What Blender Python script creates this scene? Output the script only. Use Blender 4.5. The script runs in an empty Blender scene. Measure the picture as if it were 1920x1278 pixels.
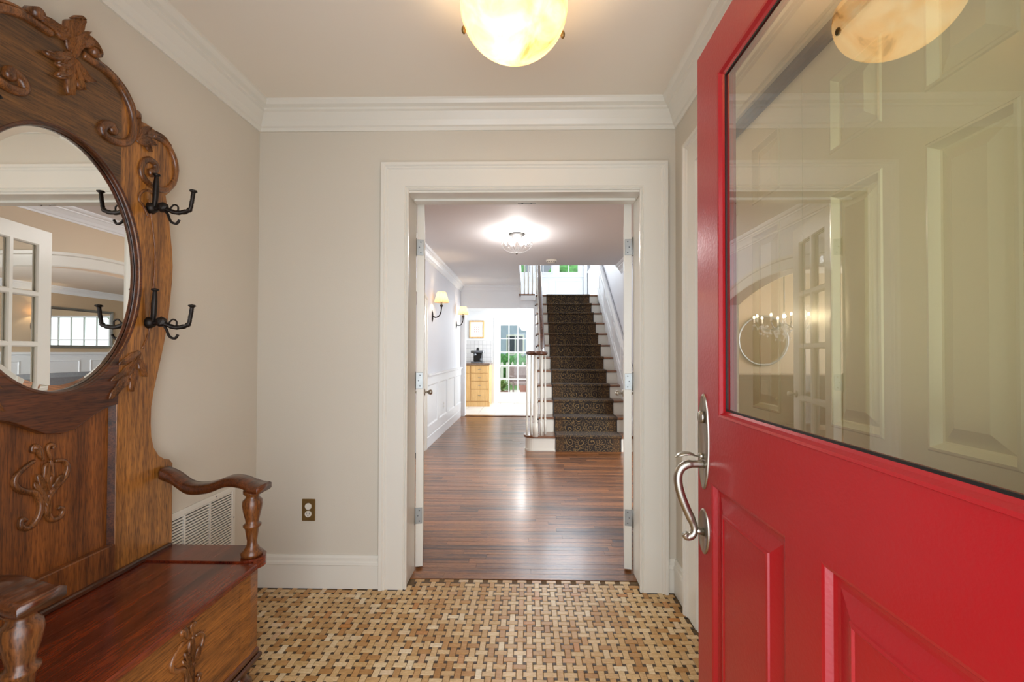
import bpy, bmesh, math, random
from mathutils import Vector, Matrix
random.seed(7)
PI = math.pi
S = bpy.context.scene
COL = S.collection

# ------------------------------------------------------------------ camera
cam_d = bpy.data.cameras.new('camera')
cam_d.sensor_width = 36.0
cam_d.lens = 810.0 / 1920.0 * 36.0
cam_d.shift_x = -15.0 / 1920.0
cam_d.shift_y = 11.0 / 1920.0
cam_d.clip_start = 0.02
cam = bpy.data.objects.new('camera', cam_d)
COL.objects.link(cam)
_psi, _phi, _rho = 0.019, 0.0128, 0.003
_f = Vector((-math.sin(_psi) * math.cos(_phi), math.cos(_psi) * math.cos(_phi), math.sin(_phi)))
_r = Vector((math.cos(_psi), math.sin(_psi), 0))
_u = _r.cross(_f)
_r2 = _r * math.cos(_rho) + _u * math.sin(_rho)
_u2 = _u * math.cos(_rho) - _r * math.sin(_rho)
cam.matrix_world = Matrix(((_r2.x, _u2.x, -_f.x, 0), (_r2.y, _u2.y, -_f.y, 0), (_r2.z, _u2.z, -_f.z, 1.22), (0, 0, 0, 1)))
S.camera = cam

# ------------------------------------------------------------------ sky, light, exposure
w = bpy.data.worlds.new('sky')
S.world = w
w.use_nodes = True
bg = w.node_tree.nodes['Background']
bg.inputs[0].default_value = (0.86, 0.93, 1.0, 1)
bg.inputs[1].default_value = 2.0

def area(name, loc, rot, sx, sy, power, col):
    d = bpy.data.lights.new(name, 'AREA')
    d.shape = 'RECTANGLE'; d.size = sx; d.size_y = sy; d.energy = power; d.color = col
    o = bpy.data.objects.new(name, d); o.location = loc; o.rotation_euler = rot
    COL.objects.link(o)
    return o
def point(name, loc, power, col, rad=0.03):
    d = bpy.data.lights.new(name, 'POINT')
    d.energy = power; d.color = col; d.shadow_soft_size = rad
    o = bpy.data.objects.new(name, d); o.location = loc
    COL.objects.link(o)
    return o
DAY = (0.86, 0.93, 1.0)
# daylight area lights; kitchen, living and dining ones are added at unseen openings
area('added_light_kitchen', (1.30, 9.35, 1.35), (0, PI / 2, 0), 1.2, 1.3, 52, (0.93, 0.97, 1.0))  # added kitchen fill; its side opening is out of view
area('daylight_landing_window', (0.45, 9.45, 3.35), (-PI / 2, 0, 0), 1.6, 0.8, 55, DAY)
area('added_light_living', (3.7, 2.36, 1.45), (PI / 2, 0, 0), 2.4, 1.3, 230, DAY)  # added living room fill from an invented, unseen front window
area('added_light_dining', (-4.85, 5.6, 1.5), (0, -PI / 2, 0), 1.3, 2.2, 130, DAY)  # added dining room fill at an unseen window
area('daylight_entry', (0.0, -0.6, 1.3), (PI / 2, 0, 0), 1.8, 2.4, 34, (0.92, 0.96, 1.0))
S.view_settings.view_transform = 'Standard'
S.view_settings.look = 'None'
S.view_settings.gamma = 1.0
S.view_settings.use_curve_mapping = False
S.view_settings.exposure = 0.14
S.cycles.max_bounces = 10
S.cycles.diffuse_bounces = 5
S.cycles.glossy_bounces = 5
S.cycles.transmission_bounces = 6
S.cycles.transparent_max_bounces = 12
S.cycles.caustics_reflective = False
S.cycles.caustics_refractive = False
S.cycles.sample_clamp_indirect = 6.0
S.cycles.use_denoising = True

# ------------------------------------------------------------------ materials
MATS = {}
def lin(c):
    return tuple(((v / 255) / 12.92 if v / 255 <= 0.04045 else ((v / 255 + 0.055) / 1.055) ** 2.4) for v in c)
def newmat(name):
    m = bpy.data.materials.new(name); m.use_nodes = True
    nt = m.node_tree
    for n in list(nt.nodes): nt.nodes.remove(n)
    out = nt.nodes.new('ShaderNodeOutputMaterial')
    return m, nt, out
def N(nt, t, **kw):
    n = nt.nodes.new(t)
    for k, v in kw.items(): setattr(n, k, v)
    return n
def paint(name, rgb, rough=0.5, var=0.03, scale=4.0, bump=0.0, bscale=200.0, metal=0.0, coat=0.0, spec=0.5):
    """painted / plain surface with slight procedural colour variation"""
    m, nt, out = newmat(name)
    b = N(nt, 'ShaderNodeBsdfPrincipled')
    b.inputs['Roughness'].default_value = rough
    b.inputs['Metallic'].default_value = metal
    b.inputs['Coat Weight'].default_value = coat
    b.inputs['Coat Roughness'].default_value = 0.12
    b.inputs['Specular IOR Level'].default_value = spec
    tc = N(nt, 'ShaderNodeTexCoord')
    no = N(nt, 'ShaderNodeTexNoise'); no.inputs['Scale'].default_value = scale; no.inputs['Detail'].default_value = 4
    nt.links.new(tc.outputs['Object'], no.inputs['Vector'])
    r = N(nt, 'ShaderNodeValToRGB')
    c = lin(rgb)
    r.color_ramp.elements[0].position = 0.3; r.color_ramp.elements[1].position = 0.7
    r.color_ramp.elements[0].color = (*[max(0, v * (1 - var)) for v in c], 1)
    r.color_ramp.elements[1].color = (*[min(1, v * (1 + var)) for v in c], 1)
    nt.links.new(no.outputs['Fac'], r.inputs['Fac'])
    nt.links.new(r.outputs['Color'], b.inputs['Base Color'])
    if bump > 0:
        n2 = N(nt, 'ShaderNodeTexNoise'); n2.inputs['Scale'].default_value = bscale
        nt.links.new(tc.outputs['Object'], n2.inputs['Vector'])
        bp = N(nt, 'ShaderNodeBump'); bp.inputs['Strength'].default_value = bump; bp.inputs['Distance'].default_value = 0.002
        nt.links.new(n2.outputs['Fac'], bp.inputs['Height']); nt.links.new(bp.outputs['Normal'], b.inputs['Normal'])
    nt.links.new(b.outputs[0], out.inputs[0])
    return m
def wood(name, dark, light, axis='Z', rough=0.35, coat=0.3, scale=1.0, perobj=0.0, fine=90.0, stretch=0.05, pores=0.8):
    """oak: long grain along one world axis, fine pores, optional piece-to-piece shift"""
    m, nt, out = newmat(name)
    b = N(nt, 'ShaderNodeBsdfPrincipled')
    b.inputs['Roughness'].default_value = rough
    b.inputs['Coat Weight'].default_value = coat
    b.inputs['Coat Roughness'].default_value = 0.18
    ge = N(nt, 'ShaderNodeNewGeometry')
    src = ge.outputs['Position']
    rnd = None
    if perobj > 0:
        oi = N(nt, 'ShaderNodeObjectInfo')
        ad = N(nt, 'ShaderNodeMath', operation='ADD')
        nt.links.new(oi.outputs['Random'], ad.inputs[0]); nt.links.new(ge.outputs['Random Per Island'], ad.inputs[1])
        fr = N(nt, 'ShaderNodeMath', operation='FRACT'); nt.links.new(ad.outputs[0], fr.inputs[0])
        rnd = fr.outputs[0]
        ml = N(nt, 'ShaderNodeMath', operation='MULTIPLY'); ml.inputs[1].default_value = 37.0
        nt.links.new(rnd, ml.inputs[0])
        va = N(nt, 'ShaderNodeVectorMath', operation='ADD')
        nt.links.new(src, va.inputs[0]); nt.links.new(ml.outputs[0], va.inputs[1])
        src = va.outputs[0]
    mp = N(nt, 'ShaderNodeMapping')
    sc = [1.0 * scale] * 3
    sc['XYZ'.index(axis)] = stretch * scale
    mp.inputs['Scale'].default_value = sc
    nt.links.new(src, mp.inputs['Vector'])
    n1 = N(nt, 'ShaderNodeTexNoise'); n1.inputs['Scale'].default_value = 22.0; n1.inputs['Detail'].default_value = 6; n1.inputs['Distortion'].default_value = 0.6
    n2 = N(nt, 'ShaderNodeTexNoise'); n2.inputs['Scale'].default_value = fine * 2.2; n2.inputs['Detail'].default_value = 3
    nt.links.new(mp.outputs[0], n1.inputs['Vector']); nt.links.new(mp.outputs[0], n2.inputs['Vector'])
    mx = N(nt, 'ShaderNodeMath', operation='MULTIPLY_ADD'); mx.inputs[1].default_value = 0.6
    h = N(nt, 'ShaderNodeMath', operation='MULTIPLY'); h.inputs[1].default_value = 0.4
    nt.links.new(n2.outputs['Fac'], h.inputs[0])
    nt.links.new(n1.outputs['Fac'], mx.inputs[0]); nt.links.new(h.outputs[0], mx.inputs[2])
    val = mx.outputs[0]
    if rnd is not None:
        q = N(nt, 'ShaderNodeMath', operation='MULTIPLY_ADD'); q.inputs[1].default_value = perobj; q.inputs[2].default_value = -perobj / 2
        nt.links.new(rnd, q.inputs[0])
        q2 = N(nt, 'ShaderNodeMath', operation='ADD'); nt.links.new(q.outputs[0], q2.inputs[0]); nt.links.new(val, q2.inputs[1])
        val = q2.outputs[0]
    r = N(nt, 'ShaderNodeValToRGB')
    r.color_ramp.elements[0].position = 0.36; r.color_ramp.elements[1].position = 0.64
    r.color_ramp.elements[0].color = (*lin(dark), 1); r.color_ramp.elements[1].color = (*lin(light), 1)
    nt.links.new(val, r.inputs['Fac']); nt.links.new(r.outputs['Color'], b.inputs['Base Color'])
    n3 = N(nt, 'ShaderNodeTexNoise'); n3.inputs['Scale'].default_value = fine * 3.4; n3.inputs['Detail'].default_value = 2
    mp3 = N(nt, 'ShaderNodeMapping'); s3 = [1.0 * scale] * 3; s3['XYZ'.index(axis)] = 0.09 * scale; mp3.inputs['Scale'].default_value = s3
    nt.links.new(src, mp3.inputs['Vector']); nt.links.new(mp3.outputs[0], n3.inputs['Vector'])
    pr = N(nt, 'ShaderNodeValToRGB'); pr.color_ramp.elements[0].position = 0.36; pr.color_ramp.elements[1].position = 0.50
    pr.color_ramp.elements[0].color = (0.42, 0.36, 0.32, 1); pr.color_ramp.elements[1].color = (1, 1, 1, 1)
    nt.links.new(n3.outputs['Fac'], pr.inputs['Fac'])
    pm = N(nt, 'ShaderNodeMix', data_type='RGBA', blend_type='MULTIPLY'); pm.inputs[0].default_value = pores
    nt.links.new(r.outputs['Color'], pm.inputs[6]); nt.links.new(pr.outputs[0], pm.inputs[7]); nt.links.new(pm.outputs[2], b.inputs['Base Color'])
    bp = N(nt, 'ShaderNodeBump'); bp.inputs['Strength'].default_value = 0.12; bp.inputs['Distance'].default_value = 0.001
    nt.links.new(n3.outputs['Fac'], bp.inputs['Height']); nt.links.new(bp.outputs['Normal'], b.inputs['Normal'])
    nt.links.new(b.outputs[0], out.inputs[0])
    return m
def glass(name, tint=(1, 1, 1), refl=1.45, rough=0.0, gain=1.0):
    m, nt, out = newmat(name)
    fr = N(nt, 'ShaderNodeFresnel'); fr.inputs['IOR'].default_value = refl
    tr = N(nt, 'ShaderNodeBsdfTransparent'); tr.inputs[0].default_value = (*tint, 1)
    gl = N(nt, 'ShaderNodeBsdfGlossy'); gl.inputs['Roughness'].default_value = rough
    ge = N(nt, 'ShaderNodeNewGeometry')
    # only front faces mirror, so a pane's two skins do not double up
    inv = N(nt, 'ShaderNodeMath', operation='SUBTRACT'); inv.inputs[0].default_value = 1.0
    nt.links.new(ge.outputs['Backfacing'], inv.inputs[1])
    mu = N(nt, 'ShaderNodeMath', operation='MULTIPLY'); nt.links.new(fr.outputs[0], mu.inputs[0]); nt.links.new(inv.outputs[0], mu.inputs[1])
    mg = N(nt, 'ShaderNodeMath', operation='MULTIPLY', use_clamp=True); mg.inputs[1].default_value = gain
    nt.links.new(mu.outputs[0], mg.inputs[0])
    mx = N(nt, 'ShaderNodeMixShader')
    nt.links.new(mg.outputs[0], mx.inputs[0]); nt.links.new(tr.outputs[0], mx.inputs[1]); nt.links.new(gl.outputs[0], mx.inputs[2])
    nt.links.new(mx.outputs[0], out.inputs[0])
    return m
def emit(name, col, strength):
    m, nt, out = newmat(name)
    e = N(nt, 'ShaderNodeEmission'); e.inputs[0].default_value = (*col, 1); e.inputs[1].default_value = strength
    nt.links.new(e.outputs[0], out.inputs[0])
    return m
def mirror_mat(name):
    m, nt, out = newmat(name)
    g = N(nt, 'ShaderNodeBsdfGlossy'); g.inputs['Roughness'].default_value = 0.0; g.inputs[0].default_value = (0.93, 0.94, 0.92, 1)
    nt.links.new(g.outputs[0], out.inputs[0])
    return m

M = {}
M['wall'] = paint('beige_wall_paint', (207, 199, 184), 0.7, 0.02, 1.5, 0.15, 220)
M['wall_hall'] = paint('hall_wall_paint', (220, 221, 226), 0.6, 0.015, 1.5, 0.1, 220)
M['wall_tan'] = paint('tan_wall_paint', (196, 172, 142), 0.7, 0.02, 1.5)
M['ceil_hall'] = paint('hall_ceiling_paint', (226, 224, 224), 0.7, 0.01, 1.0)
M['wall_lamp_tint'] = paint('lamp_tinted_wall_paint', (216, 196, 168), 0.6, 0.015, 1.5)  # warm lamplight on the hall wall mixed into its colour
M['ceil'] = paint('ceiling_paint', (231, 222, 208), 0.8, 0.01, 1.0)
M['white'] = paint('white_trim_paint', (222, 218, 207), 0.32, 0.012, 3.0, 0.05, 60, coat=0.15)
M['white_cool'] = paint('cool_white_paint', (236, 238, 240), 0.35, 0.01, 3.0)
M['closet'] = paint('closet_door_paint', (232, 226, 208), 0.22, 0.012, 3.0, coat=0.4)
M['red'] = paint('red_door_paint', (160, 17, 26), 0.30, 0.05, 2.2, 0.25, 120, coat=0.15)
M['nickel'] = paint('brushed_nickel', (176, 170, 158), 0.3, 0.06, 30, metal=1.0)
M['steel'] = paint('hinge_steel', (150, 152, 150), 0.4, 0.06, 30, metal=0.9)
M['iron'] = paint('dark_iron', (44, 38, 34), 0.42, 0.25, 40, 0.3, 90, metal=0.7)
M['bronze'] = paint('bronze_plate', (140, 112, 66), 0.4, 0.12, 20, metal=0.7)
M['ivory'] = paint('ivory_plastic', (226, 220, 206), 0.35)
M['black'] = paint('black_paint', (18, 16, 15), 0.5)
M['grout'] = paint('dark_grout', (104, 82, 54), 0.8, 0.2, 60)
M['dot'] = paint('dark_brown_dot_stone', (64, 44, 26), 0.4, 0.3, 60)
M['subfloor'] = paint('dark_joint', (40, 24, 16), 0.8)
M['oak_post'] = wood('oak_post', (66, 34, 14), (132, 78, 34), 'Z', 0.32, 0.35)
M['oak_v'] = wood('oak_upright', (98, 56, 20), (194, 128, 54), 'Z', 0.32, 0.35)
M['oak_crest'] = wood('oak_crest', (62, 38, 16), (124, 82, 36), 'Y', 0.36, 0.3)
M['oak_panel'] = wood('oak_panel', (80, 40, 14), (154, 90, 36), 'Z', 0.34, 0.3)
M['oak_seat'] = wood('oak_seat', (66, 16, 8), (136, 54, 22), 'Y', 0.25, 0.5, stretch=0.09)
M['oak_front'] = wood('oak_front', (96, 54, 20), (172, 108, 46), 'Y', 0.35, 0.3)
M['oak_dark'] = wood('oak_dark', (46, 20, 8), (108, 56, 24), 'Y', 0.28, 0.5)
M['carve'] = wood('carved_oak', (70, 38, 16), (156, 98, 48), 'Z', 0.32, 0.4, 1.6)
M['floorwood'] = wood('hall_floor_oak', (66, 38, 22), (172, 112, 66), 'X', 0.33, 0.25, 1.0, perobj=0.13, stretch=0.045, fine=130)
M['treadwood'] = wood('tread_oak', (96, 58, 34), (150, 100, 64), 'X', 0.3, 0.4)
M['rail'] = wood('handrail_mahogany', (52, 28, 18), (98, 58, 40), 'Y', 0.25, 0.5)
M['maple'] = wood('maple_cabinet', (206, 160, 98), (230, 190, 130), 'Z', 0.4, 0.2, pores=0.15)
M['sidewood'] = wood('dark_sideboard', (52, 30, 20), (98, 62, 42), 'X', 0.3, 0.4)
M['granite'] = paint('brown_granite', (120, 98, 84), 0.2, 0.5, 90)
M['glass'] = glass('clear_pane', (0.985, 0.995, 0.985), 1.5)
M['door_glass'] = glass('entry_door_glass', (0.92, 0.91, 0.79), 1.62, gain=3.0)
M['mirror'] = mirror_mat('silvered_mirror')
M['mirror_bevel'] = mirror_mat('mirror_bevel')
M['sofa'] = paint('grey_sofa_cloth', (120, 124, 130), 0.9, 0.08, 40, 0.4, 300)
M['leaf'] = paint('plant_leaf', (126, 150, 86), 0.5, 0.3, 9)
M['hedge'] = paint('hedge_leaf', (92, 150, 80), 0.7, 0.5, 6, 1.0, 12)
M['lawn'] = paint('lawn_grass', (92, 130, 62), 0.9, 0.2, 3)
M['house'] = paint('grey_house_siding', (168, 178, 194), 0.7, 0.05)
M['darkglass'] = paint('dark_window_glass', (52, 60, 70), 0.1)
M['bark'] = paint('tree_bark', (84, 68, 54), 0.9, 0.3, 20)
M['terracotta'] = paint('terracotta', (196, 140, 124), 0.8)
M['wicker'] = paint('wicker', (164, 142, 138), 0.7, 0.3, 60, 0.6, 90)
M['brickp'] = paint('patio_stone', (214, 202, 190), 0.8, 0.2, 6)
M['chrome'] = paint('machine_chrome', (120, 124, 130), 0.18, 0.05, 20, metal=1.0)
M['frosted'] = emit('lit_ceiling_fixture', (1.0, 0.98, 0.94), 2.2)
M['bulb'] = emit('lamp_bulb', (1.0, 0.82, 0.55), 9.0)
def cut_glass():
    m, nt, out = newmat('cut_crystal')
    g = N(nt, 'ShaderNodeBsdfGlossy'); g.inputs['Roughness'].default_value = 0.08
    t = N(nt, 'ShaderNodeBsdfTranslucent'); t.inputs[0].default_value = (1, 0.98, 0.95, 1)
    p = N(nt, 'ShaderNodeBsdfTransparent')
    a = N(nt, 'ShaderNodeMixShader'); a.inputs[0].default_value = 0.004
    b = N(nt, 'ShaderNodeMixShader'); b.inputs[0].default_value = 0.30
    nt.links.new(p.outputs[0], a.inputs[1]); nt.links.new(t.outputs[0], a.inputs[2])
    nt.links.new(a.outputs[0], b.inputs[1]); nt.links.new(g.outputs[0], b.inputs[2])
    nt.links.new(b.outputs[0], out.inputs[0])
    return m
M['crystal'] = cut_glass()
M['print'] = paint('print_paper', (244, 242, 238), 0.8)
M['pink'] = paint('print_motif', (206, 160, 146), 0.8)
M['kfloor'] = paint('white_floor_tile', (232, 232, 230), 0.3, 0.04, 5)

# floor mosaic stone: honey-coloured marble, every tile a different shade
def mosaic():
    m, nt, out = newmat('honey_mosaic_stone')
    b = N(nt, 'ShaderNodeBsdfPrincipled'); b.inputs['Roughness'].default_value = 0.33
    ge = N(nt, 'ShaderNodeNewGeometry'); oi = N(nt, 'ShaderNodeObjectInfo')
    ad = N(nt, 'ShaderNodeMath', operation='ADD')
    nt.links.new(oi.outputs['Random'], ad.inputs[0]); nt.links.new(ge.outputs['Random Per Island'], ad.inputs[1])
    fr = N(nt, 'ShaderNodeMath', operation='FRACT'); nt.links.new(ad.outputs[0], fr.inputs[0])
    r = N(nt, 'ShaderNodeValToRGB'); cr = r.color_ramp
    cols = [(0.0, (196, 150, 92)), (0.12, (176, 128, 70)), (0.25, (208, 172, 118)), (0.42, (222, 192, 146)), (0.6, (196, 154, 98)), (0.72, (230, 206, 166)), (0.86, (204, 166, 110)), (0.95, (238, 222, 192)), (1.0, (190, 126, 52))]
    cr.elements[0].position, cr.elements[1].position = 0.0, 1.0
    cr.elements[0].color = (*lin(cols[0][1]), 1); cr.elements[1].color = (*lin(cols[-1][1]), 1)
    for p, c in cols[1:-1]:
        e = cr.elements.new(p); e.color = (*lin(c), 1)
    nt.links.new(fr.outputs[0], r.inputs['Fac'])
    mp = N(nt, 'ShaderNodeMapping'); mp.inputs['Scale'].default_value = (1, 2.6, 1)
    ml = N(nt, 'ShaderNodeMath', operation='MULTIPLY'); ml.inputs[1].default_value = 6.283
    nt.links.new(fr.outputs[0], ml.inputs[0])
    cb = N(nt, 'ShaderNodeCombineXYZ'); nt.links.new(ml.outputs[0], cb.inputs[2])
    nt.links.new(cb.outputs[0], mp.inputs['Rotation'])
    nt.links.new(ge.outputs['Position'], mp.inputs['Vector'])
    no = N(nt, 'ShaderNodeTexNoise'); no.inputs['Scale'].default_value = 50; no.inputs['Detail'].default_value = 4; no.inputs['Distortion'].default_value = 1.2
    nt.links.new(mp.outputs[0], no.inputs['Vector'])
    r2 = N(nt, 'ShaderNodeValToRGB'); r2.color_ramp.elements[0].position = 0.32; r2.color_ramp.elements[1].position = 0.62
    r2.color_ramp.elements[0].color = (0.74, 0.66, 0.5, 1); r2.color_ramp.elements[1].color = (1, 1, 1, 1)
    nt.links.new(no.outputs['Fac'], r2.inputs['Fac'])
    mm = N(nt, 'ShaderNodeMix', data_type='RGBA', blend_type='MULTIPLY'); mm.inputs[0].default_value = 0.8
    nt.links.new(r.outputs[0], mm.inputs[6]); nt.links.new(r2.outputs[0], mm.inputs[7])
    nt.links.new(mm.outputs[2], b.inputs['Base Color'])
    nt.links.new(b.outputs[0], out.inputs[0])
    return m
M['mosaic'] = mosaic()

def alabaster():
    m, nt, out = newmat('lit_alabaster')
    tc = N(nt, 'ShaderNodeTexCoord')
    no = N(nt, 'ShaderNodeTexNoise'); no.inputs['Scale'].default_value = 7; no.inputs['Detail'].default_value = 5; no.inputs['Distortion'].default_value = 1.6
    nt.links.new(tc.outputs['Object'], no.inputs['Vector'])
    r = N(nt, 'ShaderNodeValToRGB'); cr = r.color_ramp
    cr.elements[0].position = 0.30; cr.elements[0].color = (0.42, 0.24, 0.09, 1)
    cr.elements[1].position = 0.66; cr.elements[1].color = (1.0, 0.80, 0.46, 1)
    e = cr.elements.new(0.40); e.color = (0.95, 0.60, 0.24, 1)
    nt.links.new(no.outputs['Fac'], r.inputs['Fac'])
    tr = N(nt, 'ShaderNodeBsdfTranslucent'); df = N(nt, 'ShaderNodeBsdfDiffuse')
    em = N(nt, 'ShaderNodeEmission'); em.inputs[1].default_value = 0.66
    for n in (tr, df, em): nt.links.new(r.outputs[0], n.inputs[0])
    mx = N(nt, 'ShaderNodeMixShader'); mx.inputs[0].default_value = 0.76
    nt.links.new(tr.outputs[0], mx.inputs[1]); nt.links.new(df.outputs[0], mx.inputs[2])
    a = N(nt, 'ShaderNodeAddShader'); nt.links.new(mx.outputs[0], a.inputs[0]); nt.links.new(em.outputs[0], a.inputs[1])
    nt.links.new(a.outputs[0], out.inputs[0])
    return m
M['alabaster'] = alabaster()

def shade_mat():
    m, nt, out = newmat('lit_pleated_shade')
    tr = N(nt, 'ShaderNodeBsdfTranslucent'); tr.inputs[0].default_value = (0.34, 0.24, 0.13, 1)
    em = N(nt, 'ShaderNodeEmission'); em.inputs[0].default_value = (1.0, 0.66, 0.34, 1); em.inputs[1].default_value = 0.62
    a = N(nt, 'ShaderNodeAddShader'); nt.links.new(tr.outputs[0], a.inputs[0]); nt.links.new(em.outputs[0], a.inputs[1])
    nt.links.new(a.outputs[0], out.inputs[0])
    return m
M['shade'] = shade_mat()

def carpet(border=False):
    m, nt, out = newmat('runner_border' if border else 'runner_scroll_carpet')
    b = N(nt, 'ShaderNodeBsdfPrincipled'); b.inputs['Roughness'].default_value = 0.9
    b.inputs['Sheen Weight'].default_value = 0.05
    uv = N(nt, 'ShaderNodeUVMap')
    if border:
        v = N(nt, 'ShaderNodeTexVoronoi'); v.inputs['Scale'].default_value = 55; v.inputs['Randomness'].default_value = 0.6
        nt.links.new(uv.outputs[0], v.inputs['Vector'])
        r = N(nt, 'ShaderNodeValToRGB'); r.color_ramp.elements[0].position = 0.25; r.color_ramp.elements[1].position = 0.5
        r.color_ramp.elements[0].color = (*lin((112, 82, 44)), 1); r.color_ramp.elements[1].color = (*lin((62, 44, 26)), 1)
        nt.links.new(v.outputs['Distance'], r.inputs['Fac']); nt.links.new(r.outputs[0], b.inputs['Base Color'])
    else:
        v = N(nt, 'ShaderNodeTexVoronoi'); v.inputs['Scale'].default_value = 7.4; v.inputs['Randomness'].default_value = 0.12
        nz = N(nt, 'ShaderNodeTexNoise'); nz.inputs['Scale'].default_value = 14
        vm = N(nt, 'ShaderNodeVectorMath', operation='SCALE'); vm.inputs[3].default_value = 0.05
        va = N(nt, 'ShaderNodeVectorMath', operation='ADD')
        nt.links.new(uv.outputs[0], nz.inputs['Vector']); nt.links.new(nz.outputs['Color'], vm.inputs[0])
        nt.links.new(uv.outputs[0], va.inputs[0]); nt.links.new(vm.outputs[0], va.inputs[1])
        nt.links.new(va.outputs[0], v.inputs['Vector'])
        # spiral: rings advanced by the angle about each medallion
        sub = N(nt, 'ShaderNodeVectorMath', operation='SUBTRACT')
        sc = N(nt, 'ShaderNodeVectorMath', operation='SCALE'); sc.inputs[3].default_value = 1.0
        nt.links.new(va.outputs[0], sub.inputs[0]); nt.links.new(v.outputs['Position'], sub.inputs[1])
        sx = N(nt, 'ShaderNodeSeparateXYZ'); nt.links.new(sub.outputs[0], sx.inputs[0])
        at = N(nt, 'ShaderNodeMath', operation='ARCTAN2'); nt.links.new(sx.outputs[1], at.inputs[0]); nt.links.new(sx.outputs[0], at.inputs[1])
        ln = N(nt, 'ShaderNodeVectorMath', operation='LENGTH'); nt.links.new(sub.outputs[0], ln.inputs[0])
        ma = N(nt, 'ShaderNodeMath', operation='MULTIPLY_ADD'); ma.inputs[1].default_value = 230.0
        nt.links.new(ln.outputs['Value'], ma.inputs[0]); nt.links.new(at.outputs[0], ma.inputs[2])
        si = N(nt, 'ShaderNodeMath', operation='SINE'); nt.links.new(ma.outputs[0], si.inputs[0])
        v2 = N(nt, 'ShaderNodeTexVoronoi'); v2.inputs['Scale'].default_value = 34; v2.feature = 'DISTANCE_TO_EDGE'
        nt.links.new(uv.outputs[0], v2.inputs['Vector'])
        cr = N(nt, 'ShaderNodeValToRGB'); cr.color_ramp.elements[0].position = 0.0; cr.color_ramp.elements[1].position = 0.07
        cr.color_ramp.elements[0].color = (1, 1, 1, 1); cr.color_ramp.elements[1].color = (0, 0, 0, 1)
        nt.links.new(v2.outputs['Distance'], cr.inputs['Fac'])
        c1 = N(nt, 'ShaderNodeValToRGB'); c1.color_ramp.elements[0].position = 0.6; c1.color_ramp.elements[1].position = 0.95
        nt.links.new(si.outputs[0], c1.inputs['Fac'])
        near = N(nt, 'ShaderNodeMath', operation='LESS_THAN'); near.inputs[1].default_value = 0.052
        nt.links.new(ln.outputs['Value'], near.inputs[0])
        p = N(nt, 'ShaderNodeMix', data_type='RGBA')
        nt.links.new(near.outputs[0], p.inputs[0]); nt.links.new(cr.outputs[0], p.inputs[6]); nt.links.new(c1.outputs[0], p.inputs[7])
        mc = N(nt, 'ShaderNodeMix', data_type='RGBA')
        mc.inputs[6].default_value = (*lin((34, 24, 18)), 1); mc.inputs[7].default_value = (*lin((130, 103, 62)), 1)
        nt.links.new(p.outputs[2], mc.inputs[0])
        nt.links.new(mc.outputs[2], b.inputs['Base Color'])
    nt.links.new(b.outputs[0], out.inputs[0])
    return m
M['carpet'] = carpet(); M['border'] = carpet(True)

def backsplash():
    m, nt, out = newmat('backsplash_tile')
    b = N(nt, 'ShaderNodeBsdfPrincipled'); b.inputs['Roughness'].default_value = 0.25
    tc = N(nt, 'ShaderNodeNewGeometry'); mp = N(nt, 'ShaderNodeMapping'); mp.inputs['Rotation'].default_value = (PI / 2, 0, 0)
    br = N(nt, 'ShaderNodeTexBrick'); br.offset = 0.0
    br.inputs['Color1'].default_value = (*lin((222, 222, 222)), 1); br.inputs['Color2'].default_value = (*lin((212, 212, 214)), 1); br.inputs['Mortar'].default_value = (*lin((176, 176, 178)), 1)
    br.inputs['Scale'].default_value = 1.0; br.inputs['Brick Width'].default_value = 0.1; br.inputs['Row Height'].default_value = 0.1; br.inputs['Mortar Size'].default_value = 0.004
    nt.links.new(tc.outputs['Position'], mp.inputs[0]); nt.links.new(mp.outputs[0], br.inputs['Vector'])
    nt.links.new(br.outputs['Color'], b.inputs['Base Color']); nt.links.new(b.outputs[0], out.inputs[0])
    return m
M['splash'] = backsplash()

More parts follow.
